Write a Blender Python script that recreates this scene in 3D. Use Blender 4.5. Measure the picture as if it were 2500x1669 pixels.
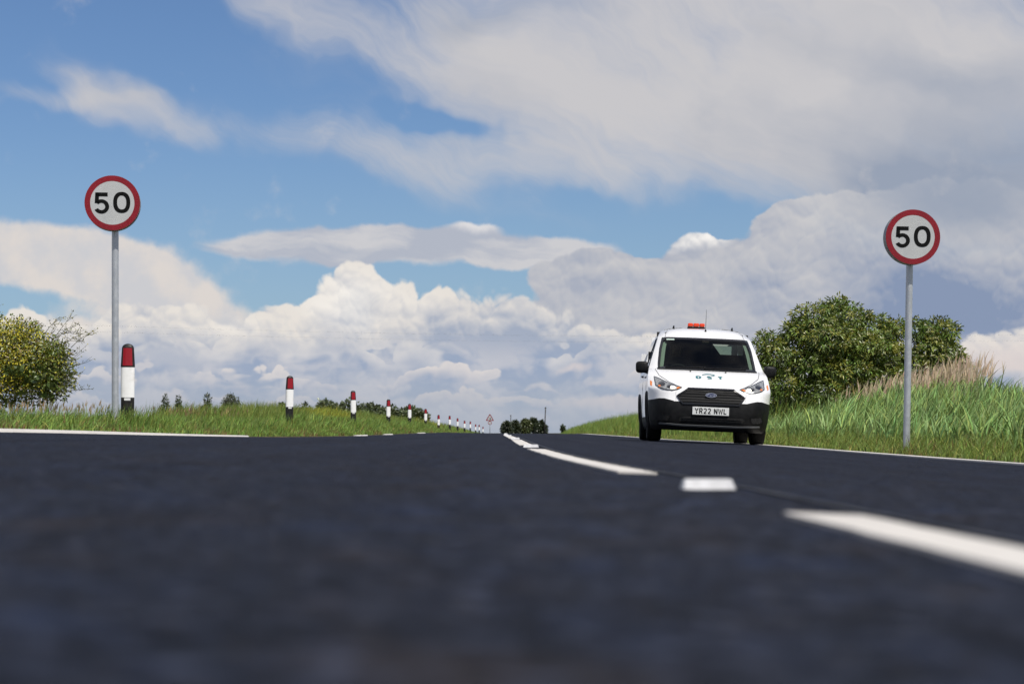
import bpy, bmesh, math, random
import numpy as np
from mathutils import Vector, Matrix

# ------------------------------------------------------------------ scene, camera, sky, sun, exposure
scene = bpy.context.scene
for o in list(bpy.data.objects):
    bpy.data.objects.remove(o, do_unlink=True)
COL = scene.collection

FPX = 70.0 / 36.0 * 2500.0          # focal length in photograph pixels
cam_d = bpy.data.cameras.new('camera')
cam = bpy.data.objects.new('camera', cam_d)
COL.objects.link(cam)
cam.location = (0, 0, 0)             # eye level is z = 0, the road lies about 10 cm below the lens
cam.rotation_euler = (math.radians(90), 0, 0)
cam_d.lens = 70.0
cam_d.sensor_width = 36.0
cam_d.shift_x = 13.0 / 2500.0
cam_d.shift_y = 221.5 / 2500.0
cam_d.clip_start = 0.02
cam_d.clip_end = 12000
cam_d.dof.use_dof = True
cam_d.dof.focus_distance = 27.0
cam_d.dof.aperture_fstop = 5.0
scene.camera = cam

scene.view_settings.view_transform = 'Standard'
scene.view_settings.look = 'None'
scene.view_settings.exposure = 0.0
scene.view_settings.gamma = 1.0
scene.view_settings.use_curve_mapping = False
scene.cycles.use_denoising = True
scene.cycles.use_adaptive_sampling = True
scene.cycles.adaptive_threshold = 0.015
scene.cycles.adaptive_min_samples = 12
scene.cycles.max_bounces = 6
scene.cycles.diffuse_bounces = 3
scene.cycles.transparent_max_bounces = 16

SUN_DIR = Vector((0.33, -0.46, 0.83)).normalized()      # towards the sun: behind the camera, a little right
SUN_EL = math.asin(SUN_DIR.z)
SUN_AZ = math.atan2(SUN_DIR.x, SUN_DIR.y)
sun_d = bpy.data.lights.new('sun', 'SUN')
sun_d.energy = 4.8
sun_d.angle = math.radians(0.53)
sun_d.color = (1.0, 0.955, 0.88)
sun = bpy.data.objects.new('sun', sun_d)
COL.objects.link(sun)
sun.location = SUN_DIR * 60
sun.rotation_euler = SUN_DIR.to_track_quat('Z', 'Y').to_euler()


# ---- small node-graph helper: scalar sockets with arithmetic
class G:
    def __init__(self, tree):
        self.t = tree
        self.L = tree.links

    def node(self, kind, **kw):
        n = self.t.nodes.new(kind)
        for k, v in kw.items():
            setattr(n, k, v)
        return n

    def put(self, sock, v):
        if isinstance(v, F):
            v = v.s
        if isinstance(v, bpy.types.NodeSocket):
            self.L.new(v, sock)
        else:
            sock.default_value = v

    def math(self, op, a, b=None, c=None, clamp=False):
        n = self.node('ShaderNodeMath', operation=op, use_clamp=clamp)
        self.put(n.inputs[0], a)
        if b is not None:
            self.put(n.inputs[1], b)
        if c is not None:
            self.put(n.inputs[2], c)
        return F(self, n.outputs[0])

    def vmath(self, op, a, b=None, c=None):
        n = self.node('ShaderNodeVectorMath', operation=op)
        self.put(n.inputs[0], a)
        if b is not None:
            self.put(n.inputs[1], b)
        if c is not None:
            self.put(n.inputs[2], c)
        return n.outputs[0]

    def smooth(self, v, lo, hi, a=0.0, b=1.0):
        n = self.node('ShaderNodeMapRange', interpolation_type='SMOOTHSTEP')
        self.put(n.inputs[0], v)
        for i, q in enumerate((lo, hi, a, b)):
            self.put(n.inputs[i + 1], q)
        return F(self, n.outputs[0])

    def comb(self, x, y, z=0.0):
        n = self.node('ShaderNodeCombineXYZ')
        for i, v in enumerate((x, y, z)):
            self.put(n.inputs[i], v)
        return n.outputs[0]

    def mix(self, f, a, b):
        n = self.node('ShaderNodeMix', data_type='RGBA')
        self.put(n.inputs[0], f)
        self.put(n.inputs[6], a if not isinstance(a, tuple) else (*a, 1)[:4])
        self.put(n.inputs[7], b if not isinstance(b, tuple) else (*b, 1)[:4])
        return n.outputs[2]

    def noise(self, vec, scale, detail=4, rough=0.55, dims='3D', col=False, dist=0.0):
        n = self.node('ShaderNodeTexNoise', noise_dimensions=dims)
        if vec is not None:
            self.put(n.inputs['Vector'], vec)
        n.inputs['Scale'].default_value = scale
        n.inputs['Detail'].default_value = detail
        n.inputs['Roughness'].default_value = rough
        n.inputs['Distortion'].default_value = dist
        return n.outputs['Color'] if col else F(self, n.outputs[0])

    def voro(self, vec, scale, detail=0.0, rough=0.5, feature='F1', out='Distance', rnd=1.0):
        n = self.node('ShaderNodeTexVoronoi', voronoi_dimensions='2D', feature=feature)
        self.put(n.inputs['Vector'], vec)
        n.inputs['Scale'].default_value = scale
        n.inputs['Detail'].default_value = detail
        n.inputs['Roughness'].default_value = rough
        n.inputs['Randomness'].default_value = rnd
        return F(self, n.outputs[out])


class F:
    def __init__(self, g, s):
        self.g, self.s = g, s
    def __add__(self, o): return self.g.math('ADD', self, o)
    def __radd__(self, o): return self.g.math('ADD', o, self)
    def __sub__(self, o): return self.g.math('SUBTRACT', self, o)
    def __rsub__(self, o): return self.g.math('SUBTRACT', o, self)
    def __mul__(self, o): return self.g.math('MULTIPLY', self, o)
    def __rmul__(self, o): return self.g.math('MULTIPLY', o, self)
    def max(self, o): return self.g.math('MAXIMUM', self, o)
    def min(self, o): return self.g.math('MINIMUM', self, o)
    def clamp(self): return self.g.math('ADD', self, 0.0, clamp=True)


def lin(r, g, b):                     # sRGB 0-255 to linear
    f = lambda c: (c / 255 / 12.92) if c / 255 <= 0.04045 else ((c / 255 + 0.055) / 1.055) ** 2.4
    return (f(r), f(g), f(b))


SKYK = 0.1                            # strength of the world background


def cl(r, g, b):                      # cloud radiance as it should arrive, before the background strength
    return tuple(c / SKYK for c in lin(r, g, b)) + (1.0,)


def dir_pt(px, py):                   # bearing and elevation (scaled) of a point of the sky
    a = math.atan((px - 1237) / FPX)
    e = math.atan((1056 - py) / FPX * math.cos(a))
    return a * 4.861, e * 4.861


def build_sky():
    w = bpy.data.worlds.new('World')
    scene.world = w
    w.use_nodes = True
    w.cycles.sampling_method = 'MANUAL'
    w.cycles.sample_map_resolution = 512
    t = w.node_tree
    t.nodes.clear()
    g = G(t)
    out = g.node('ShaderNodeOutputWorld')

    tc = g.node('ShaderNodeTexCoord')
    sep = g.node('ShaderNodeSeparateXYZ')
    t.links.new(tc.outputs['Generated'], sep.inputs[0])
    X, Y, Z = (F(g, s) for s in sep.outputs)
    az = g.math('ARCTAN2', X, Y)
    el = g.math('ARCSINE', Z)
    a = az * 4.861
    e = el * 4.861
    P = g.comb(a, e, 0.0)

    nis = g.node('ShaderNodeTexSky', sky_type='NISHITA')
    nis.sun_disc = False
    nis.sun_elevation = SUN_EL
    nis.sun_rotation = SUN_AZ
    nis.air_density = 1.0
    nis.dust_density = 0.3
    nis.ozone_density = 4.0
    tint = g.node('ShaderNodeMix', data_type='RGBA', blend_type='MULTIPLY')
    tint.inputs[0].default_value = 1.0
    t.links.new(nis.outputs[0], tint.inputs[6])
    tint.inputs[7].default_value = (NIS_TINT[0], NIS_TINT[1], NIS_TINT[2], 1)
    hz = g.smooth(e, 0.0, 0.85, 1.0, 0.0)
    blue = g.mix(hz * 0.5, tint.outputs[2], cl(150, 180, 205))

    # ============ the rest of the dome: the same broken cloud, without the fine structure
    wide = g.noise(tc.outputs['Generated'], 2.4, 3, 0.55)
    cov = g.smooth(wide, 0.36, 0.60) * 0.85
    far = g.mix(cov, blue, g.mix(g.smooth(wide, 0.45, 0.75), cl(205, 203, 205), cl(168, 174, 194)))
    far = g.mix(g.smooth(e, 1.2, 0.0) * 0.6, far, cl(190, 196, 208))
    far = g.mix(g.smooth(e, -0.02, -0.12), far, cl(96, 104, 92))
    bg_far = g.node('ShaderNodeBackground')
    bg_far.inputs[1].default_value = SKYK
    t.links.new(far, bg_far.inputs[0])

    # ============ the sky ahead, in detail
    # warped coordinates
    n1 = g.noise(P, 2.2, 4, 0.55, '2D', col=True)
    w1 = g.vmath('MULTIPLY', g.vmath('SUBTRACT', n1, (0.5, 0.5, 0.5)), (0.40, 0.20, 0))
    Pw = g.vmath('ADD', P, w1)
    n2 = g.noise(P, 7.0, 5, 0.5, '2D', col=True)
    w2 = g.vmath('MULTIPLY', g.vmath('SUBTRACT', n2, (0.5, 0.5, 0.5)), (0.075, 0.055, 0))
    Pf = g.vmath('ADD', P, w2)
    # long diagonal streaks for the high veil
    mp = g.node('ShaderNodeMapping', vector_type='TEXTURE')
    g.put(mp.inputs[0], Pw)
    mp.inputs['Rotation'].default_value = (0, 0, math.radians(-24))
    mp.inputs['Scale'].default_value = (0.75, 0.20, 1)
    streak = g.noise(mp.outputs[0], 1.6, 6, 0.52, '2D')
    soft = g.noise(Pw, 2.6, 5, 0.5, '2D')
    mps = g.node('ShaderNodeMapping', vector_type='TEXTURE')
    g.put(mps.inputs[0], Pw)
    mps.inputs['Rotation'].default_value = (0, 0, math.radians(-33))
    mps.inputs['Scale'].default_value = (0.30, 0.055, 1)
    fibre = g.noise(mps.outputs[0], 1.7, 5, 0.6, '2D')

    def blob(vec, px, py, rx, ry, rot=0.0, wgt=1.0, core=0.0):
        u, v = dir_pt(px, py)
        m = g.node('ShaderNodeMapping', vector_type='TEXTURE')
        g.put(m.inputs[0], vec)
        m.inputs['Location'].default_value = (u, v, 0)
        m.inputs['Rotation'].default_value = (0, 0, math.radians(rot))
        m.inputs['Scale'].default_value = (rx / 1000, ry / 1000, 1)
        ln = g.node('ShaderNodeVectorMath', operation='LENGTH')
        g.put(ln.inputs[0], m.outputs[0])
        return g.smooth(ln.outputs['Value'], core, 1.0, wgt, 0.0)

    def total(vec, items):
        s = None
        for it in items:
            b = blob(vec, *it)
            s = b if s is None else s + b
        return s

    col = blue
    # ---- high veil of cirrus (upper right, with an arm drifting to the left)
    veil = total(Pw, [
        (1800, -40, 1150, 430, -8, 1.05, 0.1),
        (1620, 290, 800, 260, -12, 0.95, 0.1),
        (2300, 330, 640, 420, 0, 1.15, 0.2),
        (1180, 130, 480, 210, -30, 0.50),
        (760, 30, 480, 100, -24, 0.62),
        (1130, 410, 520, 150, -14, 0.56),
        (1420, 400, 300, 90, -10, 0.30),
        (760, 345, 640, 100, -8, 0.27),
        (330, 262, 340, 84, -24, 0.50),
        (120, 228, 300, 44, -4, 0.40),
        (240, 190, 240, 90, -35, 0.28),
        (1070, 300, 210, 50, -12, -0.70),
        (1330, 490, 230, 60, -8, -0.35),
        (2380, 540, 460, 170, 0, 1.0, 0.2),
        (1000, 130, 760, 330, -15, 0.18),
        (620, 330, 900, 150, -6, 0.05),
    ])
    vd = veil + (streak - 0.5) * 0.80 + (soft - 0.5) * 0.22 + (fibre - 0.5) * 0.42
    vm = g.smooth(vd, -0.16, 1.25) * g.smooth(veil, 0.0, 0.34) * 0.97
    shade = total(Pw, [(2420, 420, 620, 420, 0, 1.0), (2250, 560, 560, 220, 0, 0.5), (1250, 30, 300, 70, 0, 0.45),
                       (2150, 120, 460, 100, -20, 0.5)])
    vs = (shade * 0.85 + (soft - 0.5) * 0.8 + (streak - 0.5) * 0.7).clamp()
    vcol = g.mix(vs, cl(202, 200, 202), cl(152, 162, 180))
    col = g.mix(vm, col, vcol)

    # ---- domed puffs shared by the heaped clouds: three sizes of round heads
    def puff(vec):
        s = None
        for sc_, k in ((6.5, 0.46), (14.0, 0.32), (31.0, 0.15), (66.0, 0.055)):
            d = g.voro(vec, sc_)
            q = (1.0 - d * d) * k
            s = q if s is None else s + q
        return s

    pB = puff(Pf)
    relB = pB - puff(g.vmath('ADD', Pf, (0.004, 0.012, 0)))
    pf = pB - 0.72

    # ---- soft creamy mass on the left
    fine = g.noise(P, 10, 5, 0.55, '2D')
    lm = total(Pf, [(120, 640, 460, 120, -6, 1.1, 0.3), (340, 690, 330, 130, -22, 0.9, 0.2), (480, 760, 220, 110, -30, 0.8),
                    (10, 735, 170, 45, 0, -0.9), (150, 715, 170, 30, -12, -0.4), (250, 800, 560, 90, 0, 0.7)])
    ld = lm + (soft - 0.5) * 0.45 + (fine - 0.5) * 0.8 + pf * 0.35
    lmask = g.smooth(ld, 0.14, 0.82)
    lcol = g.mix(g.smooth(fine + soft, 0.75, 1.2), cl(206, 205, 208), cl(223, 215, 209))
    col = g.mix(lmask * 0.95, col, lcol)

    # ---- lens cloud in the middle
    mp2 = g.node('ShaderNodeMapping', vector_type='TEXTURE')
    g.put(mp2.inputs[0], Pf)
    mp2.inputs['Scale'].default_value = (0.5, 0.11, 1)
    mp2.inputs['Rotation'].default_value = (0, 0, math.radians(-3))
    band = g.noise(mp2.outputs[0], 1.7, 5, 0.5, '2D')
    le = total(Pf, [(990, 600, 600, 66, -1, 1.25, 0.25), (1330, 618, 330, 55, -3, 0.8), (600, 602, 260, 40, 3, 0.5),
                    (800, 640, 240, 40, 0, 0.5), (1165, 556, 80, 22, 0, 0.6)])
    lemask = g.smooth(le + (band - 0.5) * 0.45 + (fine - 0.5) * 0.35, 0.18, 0.74)
    capw = blob(Pf, 1165, 552, 90, 26, 0, 1.0)
    lecol = g.mix(g.smooth(band, 0.36, 0.62), cl(180, 184, 196), cl(208, 206, 208))
    lecol = g.mix(capw, lecol, cl(226, 223, 223))
    col = g.mix(lemask * 0.93, col, lecol)

    # ---- right-hand heaps: large, grey, crisp tops that melt into the veil
    rt = total(Pf, [(1450, 690, 250, 120, 0, 1.1, 0.3), (1700, 700, 230, 130, 0, 1.0, 0.3), (1725, 605, 130, 62, 0, 0.75),
                    (2000, 630, 270, 190, 0, 1.2, 0.35), (1930, 540, 130, 75, 0, 0.6), (2330, 680, 460, 280, 0, 1.5, 0.4),
                    (2200, 560, 420, 150, 0, 0.9), (1560, 830, 480, 120, 0, 1.0, 0.3), (1300, 780, 230, 60, 0, 0.5), (1950, 810, 260, 120, 0, 1.0, 0.3)])
    rd = rt + pf * 0.85 + (soft - 0.5) * 0.25
    melt = blob(P, 2340, 480, 420, 170, 0, 0.9, 0.1)
    rmask = g.smooth(rd, 0.44, 0.61) * (1.0 - melt)
    rsh = total(Pf, [(2330, 770, 460, 180, 0, 1.1, 0.1), (1620, 870, 460, 110, 0, 0.8), (2180, 650, 300, 110, -10, 0.55),
                     (1870, 730, 130, 110, 0, 0.45), (1480, 690, 190, 50, 0, 0.35)])
    rl = (0.78 + relB * 1.5 - rsh * 0.80 + (soft - 0.5) * 0.7).clamp()
    rcol = g.mix(rl, cl(136, 151, 179), cl(202, 201, 203))
    hl = total(Pf, [(1725, 585, 85, 40, 0, 1.3), (1665, 605, 60, 36, 0, 0.9),
                    (1400, 815, 90, 26, 0, 0.8)])
    rcol = g.mix((hl * (0.8 + relB * 3.0) - 0.1).clamp(), rcol, cl(247, 244, 240))
    col = g.mix(rmask, col, rcol)

    # ---- main cumulus bank along the horizon: a skyline, billowed
    sp = g.node('ShaderNodeSeparateXYZ')
    g.put(sp.inputs[0], Pf)
    axp, ayp = F(g, sp.outputs[0]), F(g, sp.outputs[1])

    def profile(pts):
        fc = g.node('ShaderNodeFloatCurve')
        g.put(fc.inputs['Value'], (axp + 1.25) * 0.4)
        c = fc.mapping.curves[0]
        q = [(((dir_pt(x, y)[0]) + 1.25) * 0.4, dir_pt(x, y)[1]) for x, y in pts]
        c.points[0].location = (max(q[0][0], 0.0), q[0][1])
        c.points[1].location = (min(q[-1][0], 1.0), q[-1][1])
        for u, v in q[1:-1]:
            c.points.new(u, v)
        fc.mapping.update()
        return F(g, fc.outputs[0])

    top1 = profile([(0, 775), (70, 748), (140, 765), (210, 800), (270, 755), (340, 735), (400, 752), (470, 728), (540, 765),
                    (610, 758), (680, 745), (740, 745), (775, 705), (800, 670), (830, 650), (890, 650), (915, 675), (950, 705),
                    (985, 695), (1015, 715), (1060, 695), (1100, 718), (1180, 728), (1250, 722), (1300, 755), (1400, 760),
                    (1500, 800), (1700, 830), (2000, 880), (2300, 870), (2400, 810), (2500, 800)])
    d1 = top1 + pf * 0.11 - ayp
    m1 = g.smooth(d1, -0.002, 0.014)
    depth = g.smooth(d1, 0.02, 0.17)
    greys = total(Pf, [(1180, 800, 280, 120, 0, 0.5), (1380, 850, 320, 90, 0, 0.6), (640, 870, 360, 40, 0, 0.35),
                       (300, 870, 280, 50, 0, 0.35)])
    l1 = (0.88 - depth * 0.66 + relB * 2.3 + pf * 0.45 - greys + (soft - 0.5) * 0.7 + (fine - 0.5) * 0.5).clamp()
    c1 = g.mix(l1, cl(163, 173, 192), cl(230, 224, 217))
    heart = total(Pf, [(850, 730, 160, 120, 0, 0.9), (1010, 740, 100, 50, 0, 0.3), (560, 800, 140, 40, 0, 0.3)])
    c1 = g.mix((heart * (0.6 + relB * 2.0)).clamp(), c1, cl(251, 247, 241))
    col = g.mix(m1, col, c1)

    # ---- low layered cloud down to the horizon
    mp3 = g.node('ShaderNodeMapping', vector_type='TEXTURE')
    g.put(mp3.inputs[0], Pf)
    mp3.inputs['Scale'].default_value = (1.0, 0.34, 1)
    lowb = g.noise(mp3.outputs[0], 4.4, 5, 0.5, '2D')
    lowm = g.smooth(e, 0.255, 0.165) * (0.62 + g.smooth(soft, 0.3, 0.7) * 0.4)
    l2 = g.smooth(lowb + pf * 0.35 + relB * 0.3, 0.36, 0.66)
    hzn = g.smooth(e, 0.02, 0.17)
    dark = g.mix(hzn, cl(166, 177, 193), cl(152, 167, 192))
    c2 = g.mix(l2 * 0.75, dark, cl(204, 203, 208))
    # rows of smaller heaps in front of one another, each with a bright head and a flat grey foot
    for base, sc_, amp, cover, k_off, top_c in ((0.215, 1.6, 0.085, 0.40, 3.1, cl(229, 224, 220)), (0.140, 2.4, 0.060, 0.43, 7.7, cl(220, 214, 212)),
                                         (0.080, 3.4, 0.036, 0.43, 12.3, cl(208, 204, 205))):
        mpr = g.node('ShaderNodeMapping')
        g.put(mpr.inputs[0], Pf)
        mpr.inputs['Location'].default_value = (k_off, k_off * 0.7, 0)
        mpr.inputs['Scale'].default_value = (sc_, sc_ * 1.25, 1)
        pr = None
        for q_, k_ in ((5.2, 0.66), (12.5, 0.34)):
            dv = g.voro(mpr.outputs[0], q_)
            t_ = (1.0 - dv * dv) * k_
            pr = t_ if pr is None else pr + t_
        mpn = g.node('ShaderNodeMapping')
        g.put(mpn.inputs[0], P)
        mpn.inputs['Location'].default_value = (k_off, 0, 0)
        mpn.inputs['Scale'].default_value = (1.0, 2.2, 1)
        patch = g.noise(mpn.outputs[0], 3.2 * sc_ * 0.6, 3, 0.5, '2D')
        dd = base + (pr - 0.72) * amp * 1.5 + (patch - 0.5) * amp * 2.2 - ayp
        foot = g.smooth(dd, 0.075 / sc_ * 1.6, 0.05 / sc_ * 1.6)          # flat feet
        mk = g.smooth(dd, 0.0, 0.008) * g.smooth(patch, cover, cover + 0.08) * foot
        lit = g.smooth(dd, 0.085 / sc_ * 1.5, 0.0) * 0.75 + (pr - 0.72) * 0.9 + 0.15
        c2 = g.mix(mk * 0.9, c2, g.mix(lit.clamp(), cl(160, 171, 192), top_c))
    pe = total(Pf, [(2470, 860, 210, 80, 0, 1.2), (1550, 985, 280, 36, 0, 0.7), (1400, 905, 80, 26, 0, 0.5)])
    c2 = g.mix(g.smooth(pe + pf * 0.6, 0.25, 0.6), c2, cl(219, 209, 207))
    col = g.mix(lowm, col, c2)
    # thin milk right at the horizon
    col = g.mix(g.smooth(e, 0.17, 0.0) * 0.72, col, cl(165, 174, 189))
    bg = g.node('ShaderNodeBackground')
    bg.inputs[1].default_value = SKYK
    t.links.new(col, bg.inputs[0])

    # detail where the view goes, blended into the wide sky around it
    ins = (g.smooth(g.math('ABSOLUTE', az), 0.36, 0.50, 1.0, 0.0) * g.smooth(el, 0.26, 0.36, 1.0, 0.0)
           * g.smooth(el, -0.03, -0.012))
    ms = g.node('ShaderNodeMixShader')
    g.put(ms.inputs[0], ins)
    t.links.new(bg_far.outputs[0], ms.inputs[1])
    t.links.new(bg.outputs[0], ms.inputs[2])
    t.links.new(ms.outputs[0], out.inputs[0])


NIS_TINT = (0.62, 0.71, 0.86)
build_sky()


# ------------------------------------------------------------------ helpers
def tag(o, label=None, cat=None, group=None, kind=None):
    if label: o['label'] = label
    if cat: o['category'] = cat
    if group: o['group'] = group
    if kind: o['kind'] = kind
    return o


def empty(name, loc=(0, 0, 0), rz=0.0):
    o = bpy.data.objects.new(name, None)
    o.empty_display_size = 0.2
    COL.objects.link(o)
    o.location = loc
    o.rotation_euler = (0, 0, rz)
    return o


def link_mesh(name, me, mat=None, parent=None):
    o = bpy.data.objects.new(name, me)
    COL.objects.link(o)
    if mat is not None:
        me.materials.append(mat)
    if parent is not None:
        o.parent = parent
    return o


def mesh_from(name, verts, faces, mat=None, parent=None, smooth=False):
    me = bpy.data.meshes.new(name)
    me.from_pydata([tuple(v) for v in verts], [], [tuple(f) for f in faces])
    me.update()
    if smooth:
        me.polygons.foreach_set('use_smooth', [True] * len(me.polygons))
    return link_mesh(name, me, mat, parent)


def mesh_np(name, V, T, mat=None, parent=None, attr=None, smooth=False):
    """large triangle mesh from numpy arrays; attr = per-vertex RGB (plant tint)"""
    me = bpy.data.meshes.new(name)
    n, m = len(V), len(T)
    me.vertices.add(n)
    me.vertices.foreach_set('co', np.ascontiguousarray(V, dtype=np.float32).ravel())
    me.loops.add(m * 3)
    me.loops.foreach_set('vertex_index', np.ascontiguousarray(T, dtype=np.int32).ravel())
    me.polygons.add(m)
    me.polygons.foreach_set('loop_start', np.arange(0, m * 3, 3, dtype=np.int32))
    if smooth:
        me.polygons.foreach_set('use_smooth', np.ones(m, dtype=bool))
    me.update(calc_edges=True)
    if attr is not None:
        a = me.color_attributes.new('tint', 'FLOAT_COLOR', 'POINT')
        c = np.ones((n, 4), dtype=np.float32)
        c[:, :3] = attr
        a.data.foreach_set('color', c.ravel())
    return link_mesh(name, me, mat, parent)


class MB:
    """collects boxes, tubes, lathes and prisms; build() links them as one mesh object"""
    def __init__(self):
        self.v, self.f = [], []

    def add(self, verts, faces):
        b = len(self.v)
        self.v += [Vector(p) for p in verts]
        self.f += [tuple(b + i for i in f) for f in faces]
        return self

    def box(self, x0, x1, y0, y1, z0, z1):
        return self.add([(x0, y0, z0), (x1, y0, z0), (x1, y1, z0), (x0, y1, z0), (x0, y0, z1), (x1, y0, z1), (x1, y1, z1), (x0, y1, z1)],
                        [(0, 3, 2, 1), (4, 5, 6, 7), (0, 1, 5, 4), (1, 2, 6, 5), (2, 3, 7, 6), (3, 0, 4, 7)])

    def tube(self, pts, r, n=8, cap=True):
        pts = [Vector(p) for p in pts]
        rs = r if isinstance(r, (list, tuple)) else [r] * len(pts)
        rings = []
        up = None
        for i, p in enumerate(pts):
            d = (pts[min(i + 1, len(pts) - 1)] - pts[max(i - 1, 0)]).normalized()
            if up is None:
                up = Vector((0, 0, 1)) if abs(d.z) < 0.9 else Vector((1, 0, 0))
            s = d.cross(up).normalized()
            up = s.cross(d).normalized()
            rings.append([p + (s * math.cos(2 * math.pi * k / n) + up * math.sin(2 * math.pi * k / n)) * rs[i] for k in range(n)])
        vs = [q for ring in rings for q in ring]
        fs = []
        for i in range(len(pts) - 1):
            for k in range(n):
                k2 = (k + 1) % n
                fs.append((i * n + k, i * n + k2, (i + 1) * n + k2, (i + 1) * n + k))
        if cap:
            fs.append(tuple(range(n - 1, -1, -1)))
            fs.append(tuple((len(pts) - 1) * n + k for k in range(n)))
        return self.add(vs, fs)

    def prism(self, poly, y0, y1):
        """polygon in (x, z), counter-clockwise seen from -y, extruded from y0 (front) to y1"""
        n = len(poly)
        vs = [(x, y0, z) for x, z in poly] + [(x, y1, z) for x, z in poly]
        fs = [tuple(range(n)), tuple(range(2 * n - 1, n - 1, -1))]
        fs += [((k + 1) % n, k, n + k, n + (k + 1) % n) for k in range(n)]
        return self.add(vs, fs)

    def ring(self, outer, inner, y0, y1):
        n = len(outer)
        vs = [(x, y0, z) for x, z in outer] + [(x, y0, z) for x, z in inner] + [(x, y1, z) for x, z in outer] + [(x, y1, z) for x, z in inner]
        fs = []
        for k in range(n):
            j = (k + 1) % n
            fs += [(k, j, n + j, n + k), (2 * n + j, 2 * n + k, 3 * n + k, 3 * n + j), (j, k, 2 * n + k, 2 * n + j), (n + k, n + j, 3 * n + j, 3 * n + k)]
        return self.add(vs, fs)

    def build(self, name, mat=None, parent=None, smooth=False, bevel=0.0, auto=None):
        o = mesh_from(name, self.v, self.f, mat, parent, smooth)
        if bevel:
            m = o.modifiers.new('bevel', 'BEVEL')
            m.width = bevel
            m.segments = 2
            m.limit_method = 'ANGLE'
        if auto is not None:
            o.data.set_sharp_from_angle(angle=math.radians(auto))
        return o


def material(name, color=(0.5, 0.5, 0.5), rough=0.5, metal=0.0, spec=0.5, **kw):
    m = bpy.data.materials.new(name)
    m.use_nodes = True
    b = m.node_tree.nodes['Principled BSDF']
    b.inputs['Base Color'].default_value = (*color, 1)
    b.inputs['Roughness'].default_value = rough
    b.inputs['Metallic'].default_value = metal
    b.inputs['Specular IOR Level'].default_value = spec
    for k, v in kw.items():
        b.inputs[k].default_value = v
    return m


def bsdf(m):
    return m.node_tree.nodes['Principled BSDF']


def worn(m, c1, c2, scale=6.0, rough=None, bump=0.0, bscale=60.0, detail=6, lo=0.35, hi=0.7, coord='Object', each=False):
    """blend two base colours by noise; optional roughness spread and fine relief"""
    g = G(m.node_tree)
    tc = g.node('ShaderNodeTexCoord')
    vec = tc.outputs[coord]
    if each:                                    # every copy weathers differently
        oi = g.node('ShaderNodeObjectInfo')
        k = F(g, oi.outputs['Random']) * 40.0
        vec = g.vmath('ADD', vec, g.comb(k, k, k))
    n = g.noise(vec, scale, detail, 0.6)
    g.put(bsdf(m).inputs['Base Color'], g.mix(g.smooth(n, lo, hi), c1, c2))
    if rough:
        g.put(bsdf(m).inputs['Roughness'], g.smooth(n, 0.3, 0.7, rough[0], rough[1]))
    if bump:
        b = g.node('ShaderNodeBump')
        b.inputs['Strength'].default_value = bump
        b.inputs['Distance'].default_value = 0.01
        g.put(b.inputs['Height'], g.noise(tc.outputs[coord], bscale, 4, 0.6))
        m.node_tree.links.new(b.outputs[0], bsdf(m).inputs['Normal'])
    return m


def plant_material(name, rough=0.55, trans=0.35, spec=0.35):
    """leaf material: colour from the plant's own tint attribute, some light let through"""
    m = bpy.data.materials.new(name)
    m.use_nodes = True
    t = m.node_tree
    b = bsdf(m)
    at = t.nodes.new('ShaderNodeAttribute')
    at.attribute_name = 'tint'
    t.links.new(at.outputs['Color'], b.inputs['Base Color'])
    b.inputs['Roughness'].default_value = rough
    b.inputs['Specular IOR Level'].default_value = spec
    tr = t.nodes.new('ShaderNodeBsdfTranslucent')
    mul = t.nodes.new('ShaderNodeMix')
    mul.data_type = 'RGBA'
    mul.blend_type = 'MULTIPLY'
    mul.inputs[0].default_value = 1.0
    t.links.new(at.outputs['Color'], mul.inputs[6])
    mul.inputs[7].default_value = (1.25, 1.3, 0.55, 1)
    t.links.new(mul.outputs[2], tr.inputs[0])
    mx = t.nodes.new('ShaderNodeMixShader')
    mx.inputs[0].default_value = trans
    t.links.new(b.outputs[0], mx.inputs[1])
    t.links.new(tr.outputs[0], mx.inputs[2])
    t.links.new(mx.outputs[0], t.nodes['Material Output'].inputs[0])
    return m


def ell(cx, cz, rx, rz, n=48, p=2.0, a0=0.0, a1=2 * math.pi, closed=True):
    out = []
    m = n if closed else n + 1
    for k in range(m):
        t = a0 + (a1 - a0) * k / n
        c, s = math.cos(t), math.sin(t)
        out.append((cx + rx * math.copysign(abs(c) ** (2 / p), c), cz + rz * math.copysign(abs(s) ** (2 / p), s)))
    return out


def stroke(pts, w):
    """thick open polyline in a plane -> list of quads (2-D), mitred"""
    L, R = [], []
    n = len(pts)
    for i, (x, z) in enumerate(pts):
        a = Vector(pts[max(i - 1, 0)]); b = Vector(pts[min(i + 1, n - 1)]); p = Vector((x, z))
        if 0 < i < n - 1:
            d1 = (p - a).normalized(); d2 = (b - p).normalized()
            t = (d1 + d2).normalized()
            k = 1.0 / max(0.45, t.dot(d1))
        else:
            t = (b - a).normalized(); k = 1.0
        nrm = Vector((-t.y, t.x)) * (w / 2 * k)
        L.append(p + nrm); R.append(p - nrm)
    return [(tuple(R[i]), tuple(R[i + 1]), tuple(L[i + 1]), tuple(L[i])) for i in range(n - 1)]


def arc(cx, cz, rx, rz, d0, d1, n=14):
    return [(cx + rx * math.cos(math.radians(d0 + (d1 - d0) * k / n)), cz + rz * math.sin(math.radians(d0 + (d1 - d0) * k / n))) for k in range(n + 1)]


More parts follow.
